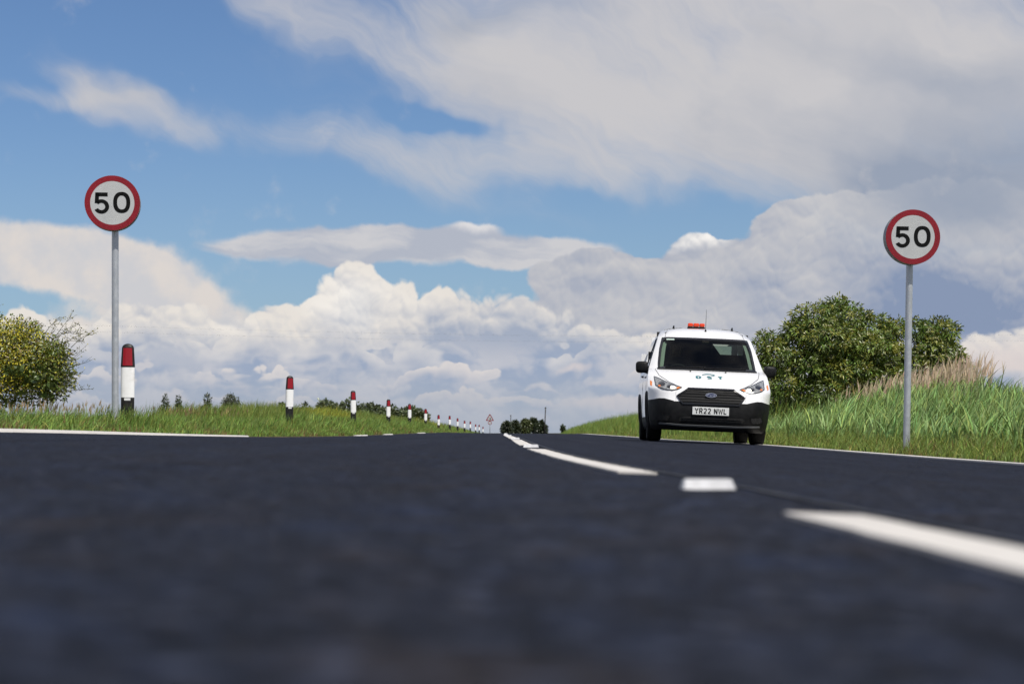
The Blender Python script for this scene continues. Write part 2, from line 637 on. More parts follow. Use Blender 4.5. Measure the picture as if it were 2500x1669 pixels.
# letters and figures as strokes in a 0..w by 0..1 cell
GLYPH = {
    'Y': (0.62, [[(0.02, 1), (0.31, 0.48), (0.31, 0.0)], [(0.60, 1), (0.31, 0.48)]]),
    'R': (0.60, [[(0.07, 0), (0.07, 0.95), (0.36, 0.95)] + arc(0.36, 0.71, 0.18, 0.24, 90, -90, 8) + [(0.07, 0.47)], [(0.30, 0.47), (0.56, 0.0)]]),
    '2': (0.58, [arc(0.29, 0.70, 0.23, 0.25, 160, -20, 10) + [(0.44, 0.48), (0.10, 0.08)], [(0.05, 0.07), (0.56, 0.07)]]),
    'N': (0.62, [[(0.07, 0), (0.07, 1.0)], [(0.07, 0.98), (0.55, 0.02)], [(0.55, 0.0), (0.55, 1)]]),
    'W': (0.80, [[(0.03, 1), (0.20, 0.02), (0.40, 0.80), (0.60, 0.02), (0.77, 1)]]),
    'L': (0.52, [[(0.07, 1), (0.07, 0.07), (0.52, 0.07)]]),
    'D': (0.66, [[(0.09, 0.5), (0.09, 0.93), (0.34, 0.93)] + arc(0.34, 0.5, 0.26, 0.43, 90, -90, 12) + [(0.09, 0.07), (0.09, 0.5)]]),
    'S': (0.62, [arc(0.31, 0.73, 0.23, 0.20, 20, 270, 12) + arc(0.31, 0.27, 0.24, 0.26, 90, -160, 12)]),
    'T': (0.64, [[(0.02, 0.93), (0.62, 0.93)], [(0.32, 0.93), (0.32, 0.0)]]),
}


def word_quads(text, h, w=0.14, gap=0.18, space=0.45, sx=1.0):
    """list of 2-D quads for a word, centred on the origin"""
    quads, x = [], 0.0
    for ch in text:
        if ch == ' ':
            x += space
            continue
        cw, strokes = GLYPH[ch]
        for s in strokes:
            for q in stroke(s, w):
                quads.append([((a + x) * h * sx, (b - 0.5) * h) for a, b in q])
        x += cw + gap
    tot = (x - gap) * h * sx
    return [[(a - tot / 2, b) for a, b in q] for q in quads]


# ------------------------------------------------------------------ road and ground heights (metres, eye level = 0)
def prof(pts, win=4.0):
    zs = np.array([p[0] for p in pts], float)
    hs = np.array([p[1] for p in pts], float)

    def f(z):
        z = np.asarray(z, float)
        ww = np.minimum(win, 0.6 + np.abs(z) * 0.16)
        return sum(np.interp(z + k * ww, zs, hs) for k in (-1, -0.6, -0.2, 0.2, 0.6, 1)) / 6.0
    return f


CEN = prof([(-60, -.10), (3, -.10), (8, -.106), (13, -.096), (22, -.074), (30, -.052), (45, -.052), (60, -.045), (80, -.035), (100, -.032),
            (130, -.07), (180, -.24), (260, -.6), (420, -1.1), (900, -1.3)])
LEF = prof([(-60, .02), (5, .02), (14, .010), (20, -.030), (26, -.060), (36, -.076), (47, -.077), (58, -.060), (81, -.017), (100, .0),
            (118, .02), (150, -.03), (190, -.18), (260, -.5), (420, -1.1), (900, -1.3)])
RIG = prof([(-60, -.25), (14.7, -.239), (22, -.214), (30, -.180), (46, -.168), (62, -.128), (99, -.05), (130, -.09), (180, -.28),
            (260, -.62), (420, -1.1), (900, -1.3)])
POSTZ = [22.3 + 16.3 * k for k in range(14)]
PTOP = prof([(0, .04), (22, .02), (38, .12), (55, .18), (71, .22), (87, .29), (103, .28), (120, .15), (136, .2), (152, .15), (169, .06),
             (185, .08), (201, -.10), (218, -.08), (234, -.25), (300, -.7), (420, -1.0), (900, -1.3)], 3.0)


def bend(z):
    z = np.asarray(z, float)
    return 5.9e-5 * np.maximum(z - 80, 0) ** 2 * np.where(z < 400, 1, 0) + np.where(z >= 400, 5.9e-5 * 320 ** 2 + (z - 400) * 0.0378, 0)


QL, QR = -3.62, 4.02            # asphalt edges either side of the camera's line


def road_h(q, z):
    q = np.asarray(q, float)
    l, c, r = LEF(z), CEN(z), RIG(z)
    hl = c + (l - c) * (q - 0.2) / (-3.7)
    hr = c + (r - c) * (q - 0.2) / 3.63
    k = 0.35                     # soften the crown
    t = np.clip((q - 0.2 + k) / (2 * k), 0, 1)
    t = t * t * (3 - 2 * t)
    return hl * (1 - t) + hr * t


def sstep(a, b, x):
    t = np.clip((np.asarray(x, float) - a) / (b - a), 0, 1)
    return t * t * (3 - 2 * t)


def ground_h(x, z):
    x = np.asarray(x, float); z = np.asarray(z, float)
    q = x - bend(z)
    far = -1.3 + 0 * z
    base = road_h(np.clip(q, QL, QR), z)
    # left verge climbs to the row of marker posts, then falls to the fields
    L = LEF(z) + 0.012 + (PTOP(z) - LEF(z)) * sstep(-3.66, -4.5, q)
    L = L + 0.16 * sstep(45, 62, z) * sstep(-4.7, -6.5, q) * sstep(260, 150, z)
    L = L - sstep(-7.5, -14, q) * (L - far) * 0.45
    # right verge: short flat strip, then a low bank
    R = RIG(z) - 0.005 + 0.15 * sstep(4.7, 7.2, q) * sstep(300, 150, z) + 0.12 * sstep(45, 70, z) * sstep(4.4, 6.0, q) * sstep(300, 150, z)
    R = R - sstep(11, 18, q) * (R - far) * 0.45
    h = np.where(q < QL, L, np.where(q > QR, R, base - 0.05))
    h = np.where(q < QL, h, h)
    k = sstep(250, 420, z)
    return h * (1 - k) + np.minimum(h, far) * k


# materials of the setting
def asphalt_material():
    m = material('asphalt', (0.03, 0.03, 0.033), 0.62, 0.0, 0.08)
    g = G(m.node_tree)
    tc = g.node('ShaderNodeTexCoord')
    ob = tc.outputs['Object']
    stones = g.node('ShaderNodeTexVoronoi')
    g.put(stones.inputs['Vector'], ob)
    stones.inputs['Scale'].default_value = 95.0
    sv = g.node('ShaderNodeSeparateColor')
    m.node_tree.links.new(stones.outputs['Color'], sv.inputs[0])
    rnd, rnd2 = F(g, sv.outputs[0]), F(g, sv.outputs[1])
    d = F(g, stones.outputs['Distance'])
    big = g.noise(ob, 0.35, 5, 0.6)
    mid = g.noise(ob, 3.0, 5, 0.6)
    mp = g.node('ShaderNodeMapping')
    g.put(mp.inputs[0], ob)
    mp.inputs['Scale'].default_value = (2.6, 0.05, 1)
    lane = g.noise(mp.outputs[0], 1.2, 4, 0.55)          # rolling and tyre marks run along the road
    c = g.mix(g.smooth(rnd, 0.0, 1.0), lin(13, 16, 25), lin(29, 33, 45))
    c = g.mix(g.smooth(rnd2, 0.965, 0.985) * 0.45, c, lin(96, 90, 84))  # a few pale or brownish chippings
    c = g.mix(g.smooth(mid, 0.42, 0.66) * 0.35, c, lin(16, 18, 25))
    c = g.mix(g.smooth(big, 0.35, 0.7) * 0.4, c, lin(29, 31, 39))
    c = g.mix(g.smooth(lane, 0.45, 0.7) * 0.35, c, lin(15, 17, 24))
    blot = g.noise(ob, 7.0, 4, 0.62)
    blot2 = g.noise(ob, 2.1, 4, 0.6)
    grit = g.noise(ob, 36.0, 3, 0.65)
    grit2 = g.noise(ob, 15.0, 3, 0.6)
    c = g.mix(g.smooth(blot, 0.52, 0.72) * 0.9, c, lin(31, 40, 62))          # bluish patches
    c = g.mix(g.smooth(blot, 0.48, 0.28) * 0.9, c, lin(42, 38, 40))          # brownish dust
    c = g.mix(g.smooth(grit, 0.52, 0.70) * 0.9, c, lin(60, 65, 82))
    c = g.mix(g.smooth(grit, 0.50, 0.34) * 0.95, c, lin(6, 7, 11))
    c = g.mix(g.smooth(grit2, 0.55, 0.75) * 0.5, c, lin(40, 46, 62))
    c = g.mix(g.smooth(blot2, 0.55, 0.75) * 0.7, c, lin(11, 12, 17))
    g.put(bsdf(m).inputs['Base Color'], c)
    g.put(bsdf(m).inputs['Roughness'], (rnd * 0.25 + lane * 0.2 + 0.55))
    b = g.node('ShaderNodeBump')
    b.inputs['Strength'].default_value = 0.85
    b.inputs['Distance'].default_value = 0.006
    g.put(b.inputs['Height'], (1.0 - d * 60.0) * 0.0 + g.noise(ob, 130, 3, 0.6) + mid * 0.6)
    m.node_tree.links.new(b.outputs[0], bsdf(m).inputs['Normal'])
    return m


def paint_material(name, col=(0.58, 0.55, 0.51)):
    m = material(name, col, 0.6)
    g = G(m.node_tree)
    tc = g.node('ShaderNodeTexCoord')
    n = g.noise(tc.outputs['Object'], 26, 6, 0.65)
    n2 = g.noise(tc.outputs['Object'], 2.2, 4, 0.6)
    c = g.mix(g.smooth(n, 0.52, 0.78) * 0.6, col, (0.36, 0.34, 0.31))
    c = g.mix(g.smooth(n2, 0.45, 0.75) * 0.5, c, (0.44, 0.41, 0.38))
    g.put(bsdf(m).inputs['Base Color'], c)
    b = g.node('ShaderNodeBump')
    b.inputs['Strength'].default_value = 0.5
    b.inputs['Distance'].default_value = 0.004
    g.put(b.inputs['Height'], n)
    m.node_tree.links.new(b.outputs[0], bsdf(m).inputs['Normal'])
    return m


M_ASPHALT = asphalt_material()
M_LINE = paint_material('road_paint')
M_STUD = worn(material('stud_plastic', (0.8, 0.8, 0.8), 0.35), (0.55, 0.55, 0.56), (0.42, 0.42, 0.43), 30)
M_JOINT = worn(material('joint_sealer', (0.1, 0.1, 0.11), 0.45, spec=0.15), (0.010, 0.011, 0.015), (0.018, 0.019, 0.024), 9, rough=(0.35, 0.6))
M_SOIL = worn(material('verge_soil', (0.08, 0.07, 0.04), 0.95, spec=0.1), (0.050, 0.050, 0.022), (0.11, 0.085, 0.05), 1.3, bump=0.6, bscale=14)


def strip(name, zs, qs_of_z, lift, mat, parent=None, nq=2, thick=None):
    """a sheet on the road surface between lateral limits, following its shape"""
    V, Fc = [], []
    for z in zs:
        q0, q1 = qs_of_z(z)
        for k in range(nq):
            q = q0 + (q1 - q0) * k / (nq - 1)
            V.append((q + float(bend(z)), z, float(road_h(q, z)) + lift))
    n = nq
    for i in range(len(zs) - 1):
        for k in range(n - 1):
            Fc.append((i * n + k, i * n + k + 1, (i + 1) * n + k + 1, (i + 1) * n + k))
    if thick:                                   # side skirts so that the paint has a body
        m = len(V)
        V += [(x + ((-.022 if i % n == 0 else .022 if i % n == n - 1 else 0) if thick > .012 else 0), y, h - thick) for i, (x, y, h) in enumerate(V)]
        L = len(zs)
        for i in range(L - 1):
            Fc.append((i * n, (i + 1) * n, m + (i + 1) * n, m + i * n))
            Fc.append(((i + 1) * n + n - 1, i * n + n - 1, m + i * n + n - 1, m + (i + 1) * n + n - 1))
        for k in range(n - 1):
            Fc.append((k + 1, k, m + k, m + k + 1))
            b = (L - 1) * n
            Fc.append((b + k, b + k + 1, m + b + k + 1, m + b + k))
    return mesh_from(name, V, Fc, mat, parent, smooth=not thick)


# ---- the road
rz = np.concatenate([np.arange(-12, 12, 0.4), np.arange(12, 60, 1.0), np.arange(60, 200, 2.5), np.arange(200, 900, 20)])
road = strip('road', list(rz), lambda z: (QL, QR), 0.0, M_ASPHALT, nq=25)
tag(road, kind='structure')

# ---- the ground sheet
gx = np.unique(np.concatenate([np.linspace(-9, 13, 67), [QL - 0.02, QL + 0.05, QR - 0.05, QR + 0.02], np.linspace(-40, -9, 14), np.linspace(13, 60, 16),
                               np.linspace(-700, -40, 12), np.linspace(60, 700, 12), [-6000, -2000, 2000, 6000]]))
gz = np.unique(np.concatenate([np.arange(-60, -10, 10), np.arange(-10, 12, 1.0), np.arange(12, 60, 0.75), np.arange(60, 200, 2.5), np.arange(200, 900, 25),
                               [1000, 1500, 2500, 4000, 8000]]))
GX, GZ = np.meshgrid(gx, gz)
shift = np.where(np.abs(GX) < 60, bend(np.minimum(GZ, 900)), 0)
GXX = GX + shift
GH = ground_h(GXX, np.minimum(GZ, 900.0))
nx = len(gx)
gv = np.stack([GXX.ravel(), GZ.ravel(), GH.ravel()], 1)
gf = [(j * nx + i, j * nx + i + 1, (j + 1) * nx + i + 1, (j + 1) * nx + i) for j in range(len(gz) - 1) for i in range(nx - 1)]
ground = mesh_from('ground', gv, gf, M_SOIL, smooth=True)
tag(ground, kind='structure')

# ---- painted markings, studs and the joint between the two lanes: parts of the road
cline = prof([(-5, .60), (0, .475), (2.6, .402), (3.8, .385), (5.3, .345), (8, .25), (11.3, .175), (12.8, .155), (16, .125), (21.8, .094),
              (30, .03), (40, -.01), (60, -.03), (120, -.03), (900, -.03)], 0.5)
jr = random.Random(3)
jit = lambda: jr.uniform(-.0035, .0035)
DZ0 = 3.8                                     # first stud; then every nine metres
for k in range(-1, 11):
    za, zb = DZ0 + 9 * k + 1.45, DZ0 + 9 * k + 7.75
    if zb < 0:
        continue
    strip('centre_dash', list(np.linspace(za, zb, 60)), lambda z: (float(cline(z)) - .052 + jit(), float(cline(z)) + .052 + jit()), .005, M_LINE, road, 2, .006)
for k in range(0, 9):
    z = DZ0 + 9 * k
    q = float(cline(z))
    b = MB()
    w, d = .050, .042
    y0, y1 = -d, d
    # low domed casting: sloped front and back, flat top
    b.add([(-w, y0, 0), (w, y0, 0), (w, y1, 0), (-w, y1, 0), (-w * .9, y0 * .5, .019), (w * .9, y0 * .5, .019), (w * .9, y1 * .5, .019), (-w * .9, y1 * .5, .019)],
          [(4, 5, 6, 7), (0, 1, 5, 4), (1, 2, 6, 5), (2, 3, 7, 6), (3, 0, 4, 7)])
    s = b.build('road_stud', M_STUD, road, bevel=.004)
    s.location = (q + float(bend(z)), z, float(road_h(q, z)) + .001)
strip('lane_joint', list(np.concatenate([np.arange(-1, 12, .6), np.arange(12, 70, 2)])),
      lambda z: (float(cline(z)) + .088, float(cline(z)) + .108), .003, M_JOINT, road)
strip('edge_line', list(np.concatenate([np.arange(-4, 12, 1.0), np.arange(12, 60, 1.0), np.arange(60, 180, 3.)])),
      lambda z: (3.665 + .008 * math.sin(z * 1.7), 3.905 + .006 * math.sin(z * 2.3 + 1)), .011, M_LINE, road, 2, .0118)
for z0_, z1_ in ((-4, 27.5), (47, 51), (58, 62), (80, 86)):          # grass has crept over it in between
    strip('edge_line', list(np.linspace(z0_, z1_, max(6, int((z1_ - z0_) / 1.2)))),
          lambda z: (-3.60 + .006 * math.sin(z * 1.3), -3.60 + (.19 + .008 * math.sin(z * 1.9 + 2)) * min(1, .15 + (z1_ - z) / 3.0, .2 + (z - z0_) / 2.0)), .024, M_LINE, road, 2, .026)


# ------------------------------------------------------------------ speed-limit signs
M_GALV = material('galvanised_steel', (0.50, 0.52, 0.54), 0.40, 0.55)
worn(M_GALV, (0.47, 0.49, 0.51), (0.55, 0.57, 0.59), 14, rough=(0.34, 0.46))
M_SIGN_WHITE = worn(material('sign_sheeting_white', (0.5, 0.51, 0.51), 0.42), (0.46, 0.47, 0.47), (0.42, 0.43, 0.435), 5)
M_SIGN_RED = worn(material('sign_sheeting_red', (0.28, 0.003, 0.012), 0.42), (0.23, 0.002, 0.011), (0.18, 0.002, 0.008), 5)
M_SIGN_BLACK = material('sign_sheeting_black', (0.004, 0.004, 0.004), 0.6, spec=0.12)
M_RIM = worn(material('sign_rim_grey', (0.28, 0.28, 0.27), 0.5, 0.3), (0.30, 0.30, 0.29), (0.22, 0.22, 0.21), 12)


def polys(mb, quads, y, ox=0.0, oz=0.0):
    for q in quads:
        mb.add([(a + ox, y, b + oz) for a, b in q], [tuple(range(len(q)))])
    return mb


def speed_sign(x, z, centre, yaw, lean, label):
    h0 = float(ground_h(x, z))
    root = empty('speed_limit_sign', (x, z, h0))
    hc = centre - h0
    MB().tube([(0, .075, -.1), (0, .075, 1.0), (0, .075, hc + .22)], .038, 20, True).build('post', M_GALV, root, smooth=True, auto=40)
    MB().tube([(0, .075, hc + .22), (0, .075, hc + .235)], [.040, .036], 20).build('post_cap', M_SIGN_BLACK, root)
    R = .302
    head = MB().prism(ell(0, 0, R, R, 72), .0, .135).build('sign_housing', M_RIM, root, smooth=True, auto=40)
    head.location = (0, -.085, hc)
    head.rotation_euler = (0, 0, yaw)
    MB().ring(ell(0, 0, R - .001, R - .001, 72), ell(0, 0, .240, .240, 72), -.004, .0).build('red_border', M_SIGN_RED, head)
    MB().prism(ell(0, 0, .241, .241, 72), -.003, .0).build('white_face', M_SIGN_WHITE, head)
    zero = MB().ring(ell(.102, .006, .0925, .116, 48, 2.35), ell(.102, .006, .050, .077, 48, 2.25), -.0055, -.003)
    zero.build('digit_zero', M_SIGN_BLACK, head)
    # figure five: stem and flag, then a round bowl
    b = MB()
    quads = [[(-.184, .113), (-.190, .003), (-.146, .003), (-.143, .113)],
             [(-.184, .113), (-.143, .113), (-.143, .0705), (-.182, .0705)],
             [(-.143, .113), (-.050, .113), (-.050, .0705), (-.143, .0705)],
             [(-.190, .003), (-.190, -.004), (-.146, -.008), (-.146, .003)]]
    quads = [q[::-1] for q in quads]
    n = 28
    for k in range(n):
        t0 = math.radians(143 - (143 + 152) * k / n)
        t1 = math.radians(143 - (143 + 152) * (k + 1) / n)
        cx, cz = -.1175, -.041
        o0 = (cx + .0835 * math.cos(t0), cz + .079 * math.sin(t0)); o1 = (cx + .0835 * math.cos(t1), cz + .079 * math.sin(t1))
        i0 = (cx + .041 * math.cos(t0), cz + .040 * math.sin(t0)); i1 = (cx + .041 * math.cos(t1), cz + .040 * math.sin(t1))
        quads.append([i0, i1, o1, o0])
    polys(b, quads, -.0055)
    b.build('digit_five', M_SIGN_BLACK, head)
    for dz in (-.13, .13):
        MB().box(-.06, .06, .045, .118, hc + dz - .012, hc + dz + .012).build('clip', M_GALV, root)
    root.rotation_euler = (0, lean, 0)
    tag(root, label, 'road sign', 'fifty limit signs')
    return root


speed_sign((278 - 1237) / FPX * 22, 22.0, (1056 - 497.5) / 221, math.radians(7), 0.0,
           'round red-bordered 50 speed limit sign on the left verge beside the nearest marker post')
speed_sign((2216 - 1237) / FPX * 22, 22.0, (1056 - 580) / 221, math.radians(1.5), math.radians(1.0),
           'round red-bordered 50 speed limit sign on the right verge in front of the bush')

# ------------------------------------------------------------------ verge marker posts
M_PWHITE = worn(material('marker_white', (0.80, 0.80, 0.79), 0.45), (0.84, 0.84, 0.83), (0.56, 0.53, 0.47), 7, lo=0.5, hi=0.9, each=True)
M_PBLACK = worn(material('marker_black', (0.02, 0.02, 0.02), 0.45, spec=0.3), (0.008, 0.008, 0.009), (0.026, 0.024, 0.021), 20, each=True)
M_REFL = material('marker_reflector_red', (0.27, 0.003, 0.010), 0.28, 0.0, 0.6)
M_LABEL = material('marker_label', (0.7, 0.7, 0.7), 0.5)


def oval_ring(rx, ry, z, n=28, p=2.6):
    return [(a, b, z) for a, b in ell(0, 0, rx, ry, n, p)]


def loft(rings, cap0=True, cap1=True):
    n = len(rings[0])
    V = [v for r in rings for v in r]
    Fc = []
    for i in range(len(rings) - 1):
        for k in range(n):
            j = (k + 1) % n
            Fc.append((i * n + k, i * n + j, (i + 1) * n + j, (i + 1) * n + k))
    if cap0:
        Fc.append(tuple(range(n - 1, -1, -1)))
    if cap1:
        Fc.append(tuple((len(rings) - 1) * n + k for k in range(n)))
    return V, Fc


def marker_post():
    root = empty('verge_marker_post')
    V, Fc = loft([oval_ring(.074, .040, z) for z in (-.2, .0, .2, .372)])
    mesh_from('base', V, Fc, M_PBLACK, root, True).data.set_sharp_from_angle(angle=math.radians(40))
    V, Fc = loft([oval_ring(.0765, .0425, z) for z in (.372, .5, .712)])
    mesh_from('sleeve', V, Fc, M_PWHITE, root, True).data.set_sharp_from_angle(angle=math.radians(40))
    rings = [oval_ring(.079, .045, .712)]
    for k in range(9):
        t = k / 8
        rings.append(oval_ring(.079 - .012 * t, .045 - .006 * t, .722 + .20 * t))
    for k in range(1, 8):
        a = k / 7 * math.pi / 2
        rings.append(oval_ring(max(.067 * math.cos(a), .004), max(.039 * math.cos(a), .003), .922 + .052 * math.sin(a)))
    V, Fc = loft(rings)
    cap = mesh_from('cap', V, Fc, M_PBLACK, root, True)
    cap.data.set_sharp_from_angle(angle=math.radians(50))
    # reflector: a gently bowed plate on the face of the cap
    V, Fc = [], []
    nz, nxx = 6, 9
    for j in range(nz):
        t = j / (nz - 1)
        z = .728 + .196 * t
        hw = .054 - .006 * t
        ry = .045 - .006 * (z - .722) / .2
        rx = .079 - .012 * (z - .722) / .2
        for i in range(nxx):
            x = -hw + 2 * hw * i / (nxx - 1)
            y = -ry * (1 - abs(x / rx) ** 2.6) ** (1 / 2.6) - .0035
            V.append((x, y, z))
    for j in range(nz - 1):
        for i in range(nxx - 1):
            Fc.append((j * nxx + i, j * nxx + i + 1, (j + 1) * nxx + i + 1, (j + 1) * nxx + i))
    mesh_from('reflector', V, Fc, M_REFL, root, True)
    MB().box(-.034, .034, -.0455, -.038, .338, .366).build('label_plate', M_LABEL, root)
    return root


def copy_tree(o, parent=None):
    c = o.copy()
    COL.objects.link(c)
    c.parent = parent
    for ch in list(o.children):
        copy_tree(ch, c)
    return c


PX = [311, 706, 863, 948, 1000, 1039, 1071, 1098, 1117, 1134, 1148, 1161, 1170, 1179]
PTOPY = [838.7, 917, 953, 974, 985, 997, 1012, 1014, 1020, 1026, 1028, 1035, 1036, 1041]
ORD = ['nearest', 'second', 'third', 'fourth', 'fifth', 'sixth', 'seventh', 'eighth', 'ninth', 'tenth', 'eleventh', 'twelfth', 'thirteenth', 'farthest']
rp = random.Random(5)
proto = marker_post()
for k in range(14):
    o = proto if k == 0 else copy_tree(proto)
    z = POSTZ[k]
    x = (PX[k] - 1237) / FPX * z
    top = (1056 - PTOPY[k]) / FPX * z
    h = min(top - .974, float(ground_h(x, z)) + .12)
    o.location = (x, z, top - .974)
    o.rotation_euler = (rp.uniform(-.012, .012), rp.uniform(-.015, .015), math.radians(6 if k == 0 else rp.uniform(12, 24)))
    if k == 0:
        lab = 'nearest and largest red-topped white marker post, right beside the left speed sign'
    elif k == 13:
        lab = 'farthest and smallest red-topped white marker post, next to the triangular sign'
    else:
        lab = ORD[k] + ' red-topped white marker post counting from the left speed sign'
    tag(o, lab, 'marker post', 'marker posts along the left verge')

# ------------------------------------------------------------------ distant warning sign
def warning_sign():
    z = 226.0
    x = (1196 - 1237) / FPX * z
    h0 = float(ground_h(x, z))
    root = empty('warning_sign', (x, z, h0))
    ct = (1056 - 1021) / FPX * z - h0
    MB().tube([(0, .05, -.2), (0, .05, ct + .3)], .04, 10).build('post', M_GALV, root, True)

    def tri(s):
        out = []
        for k in range(3):
            a = math.radians(90 + 120 * k)
            cx, cz = math.cos(a) * s * .82, math.sin(a) * s * .82
            for d in (-40, 0, 40):
                t = a + math.radians(d)
                out.append((cx + math.cos(t) * s * .16, cz + math.sin(t) * s * .16))
        return out
    pl = MB().prism(tri(.50), -.012, .0).build('plate', M_SIGN_RED, root)
    pl.location = (0, 0, ct)
    MB().prism(tri(.345), -.016, -.0125).build('white_field', M_SIGN_WHITE, pl)
    b = MB().prism([(-.13, -.07), (.14, -.13), (.16, -.10), (-.12, -.035)], -.019, -.0165)
    b.prism([(-.03, -.03), (.10, -.06), (.10, .04), (.02, .07), (-.03, .04)], -.019, -.0165)
    b.build('symbol', M_SIGN_BLACK, pl)
    pl2 = MB().prism(ell(0, 0, .22, .22, 28), -.012, 0).build('round_plate', M_SIGN_RED, root)
    pl2.location = (0, 0, ct - .50)
    MB().prism(ell(0, 0, .165, .165, 28), -.016, -.0125).build('white_field', M_SIGN_WHITE, pl2)
    tag(root, 'tiny distant triangular red-bordered warning sign above a small round plate', 'road sign')


warning_sign()


# ------------------------------------------------------------------ plants
rng = np.random.default_rng(11)


def blades(base, height, width, lean_dir, lean, tint, segs=3, curl=0.0, up0=0.0):
    """curved tapering grass blades. base (N,3), the rest (N,); returns V, T, C"""
    N = len(base)
    ang = rng.uniform(0, 2 * np.pi, N)
    side = np.stack([np.cos(ang), np.sin(ang), np.zeros(N)], 1)
    ld = np.stack([np.cos(lean_dir), np.sin(lean_dir), np.zeros(N)], 1)
    rows = []
    for s in range(segs + 1):
        t = s / segs
        p = base.copy()
        p[:, 2] += height * (t - curl * t * t * 0.5 * lean)
        p += ld * (height * lean * (up0 * t + (1 - up0) * t * t))[:, None]
        w = width * (1 - t) ** 0.7 * (0.75 + 0.5 * min(t * 3, 1) * (1 - t))
        if s < segs:
            rows.append(p - side * (w / 2)[:, None])
            rows.append(p + side * (w / 2)[:, None])
        else:
            rows.append(p)
    k = 2 * segs + 1
    V = np.stack(rows, 1).reshape(-1, 3)
    tri = []
    for s in range(segs - 1):
        a = 2 * s
        tri += [(a, a + 1, a + 3), (a, a + 3, a + 2)]
    a = 2 * (segs - 1)
    tri.append((a, a + 1, a + 2))
    T = (np.arange(N)[:, None, None] * k + np.array(tri)[None]).reshape(-1, 3)
    C = np.repeat(tint, k, axis=0)
    return V, T, C


def join(parts):
    V, T, C, b = [], [], [], 0
    for v, t, c in parts:
        V.append(v); T.append(t + b); C.append(c)
        b += len(v)
    return np.concatenate(V), np.concatenate(T), np.concatenate(C)


def lump(x, y, f=1.0, s=0):
    """cheap smooth noise in -1..1 for patchiness"""
    return (np.sin(x * 1.9 * f + y * .73 * f + s) + np.sin(x * .81 * f - y * 1.37 * f + 1.7 * s) + np.sin(x * 3.1 * f + y * 2.3 * f + 2.9 * s)) / 3


def tints(N, base, var=0.25, alt=None, frac=0.0):
    c = np.array(base)[None] * (1 + rng.normal(0, var, (N, 1)))
    c = c * (1 + rng.normal(0, var * .25, (N, 3)))
    if alt is not None:
        k = rng.uniform(0, 1, N) < frac
        c[k] = np.array(alt)[None] * (1 + rng.normal(0, var, (k.sum(), 1)))
    return np.clip(c, .008, .8)


def scatter(n, q0, q1, z0, z1, zpow=1.0):
    """points on the verge, q measured from the road's line; more of them near the camera when zpow > 1"""
    q = rng.uniform(q0, q1, n)
    z = z0 + (z1 - z0) * rng.uniform(0, 1, n) ** zpow
    x = q + bend(z)
    h = ground_h(x, z)
    return q, np.stack([x, z, h], 1)


M_GRASS = plant_material('grass', 0.5, 0.20, 0.22)
M_REED = plant_material('reed_leaf', 0.5, 0.15, 0.18)
M_DRY = plant_material('dry_seed_heads', 0.8, 0.25)
M_LEAF = plant_material('tree_leaf', 0.38, 0.16, 0.55)
M_BARK = worn(material('bark', (0.09, 0.07, 0.05), 0.9), (0.11, 0.085, 0.06), (0.05, 0.04, 0.03), 9, bump=0.5, bscale=30)

GRN = (.145, .235, .050)
YEL = (.25, .26, .06)
DRY = (.30, .215, .115)

# ---- left verge: mown-looking bank of tufted grass
parts = []
for n, q0, q1, z0, z1, zp, h0, h1, w in ((78000, -6.6, QL + .01, 12.5, 48, 1.35, .09, .225, .0095), (32000, -6.2, QL + .01, 44, 110, 1.2, .16, .34, .015),
                                        (14000, -6.4, QL + .02, 105, 235, 1.2, .16, .30, .026)):
    q, b = scatter(n, q0, q1, z0, z1, zp)
    edge = sstep(QL, -4.2, q)
    k = lump(b[:, 0] * 2.2, b[:, 1] * 1.4)
    hh = (h0 + (h1 - h0) * rng.uniform(0, 1, n) ** 1.4) * (.45 + .65 * edge) * (1 - .42 * sstep(-4.7, -5.6, q)) * (1 + .22 * k)
    t = tints(n, GRN, .34, YEL, .14)
    brown = (rng.uniform(0, 1, n) < .045 + .40 * (1 - edge) * (lump(b[:, 0] * .2, b[:, 1] * .45, 1, 3) > .25))
    t[brown] = np.array((.21, .13, .06)) * rng.uniform(.6, 1.2, (brown.sum(), 1))
    t *= (1 + .22 * k)[:, None]
    parts.append(blades(b, hh, np.full(n, w) * rng.uniform(.7, 1.4, n), rng.normal(.2, 1.4, n), rng.uniform(.15, .95, n), t, 3, .55))
# longer tufts the mower leaves round the posts
for k in range(6):
    z = POSTZ[k]
    x = (PX[k] - 1237) / FPX * z
    for cx, n, sp in ((x, 420, .20),) + (((278 - 1237) / FPX * 22, 380, .18),) * (k == 0):
        b = np.stack([cx + rng.normal(0, sp, n), z - .12 + rng.normal(0, .16, n), np.zeros(n)], 1)
        b[:, 2] = ground_h(b[:, 0], b[:, 1])
        parts.append(blades(b, rng.uniform(.14, .34, n), np.full(n, .009) * rng.uniform(.7, 1.4, n) * (1 + .35 * k), rng.normal(.2, 1.4, n), rng.uniform(.1, .7, n),
                            tints(n, GRN, .3, YEL, .2), 3, .5))
V, T, C = join(parts)
o = mesh_np('verge_grass', V, T, M_GRASS, None, C)
tag(o, 'green tufted grass along the left edge of the road', 'grass', kind='stuff')

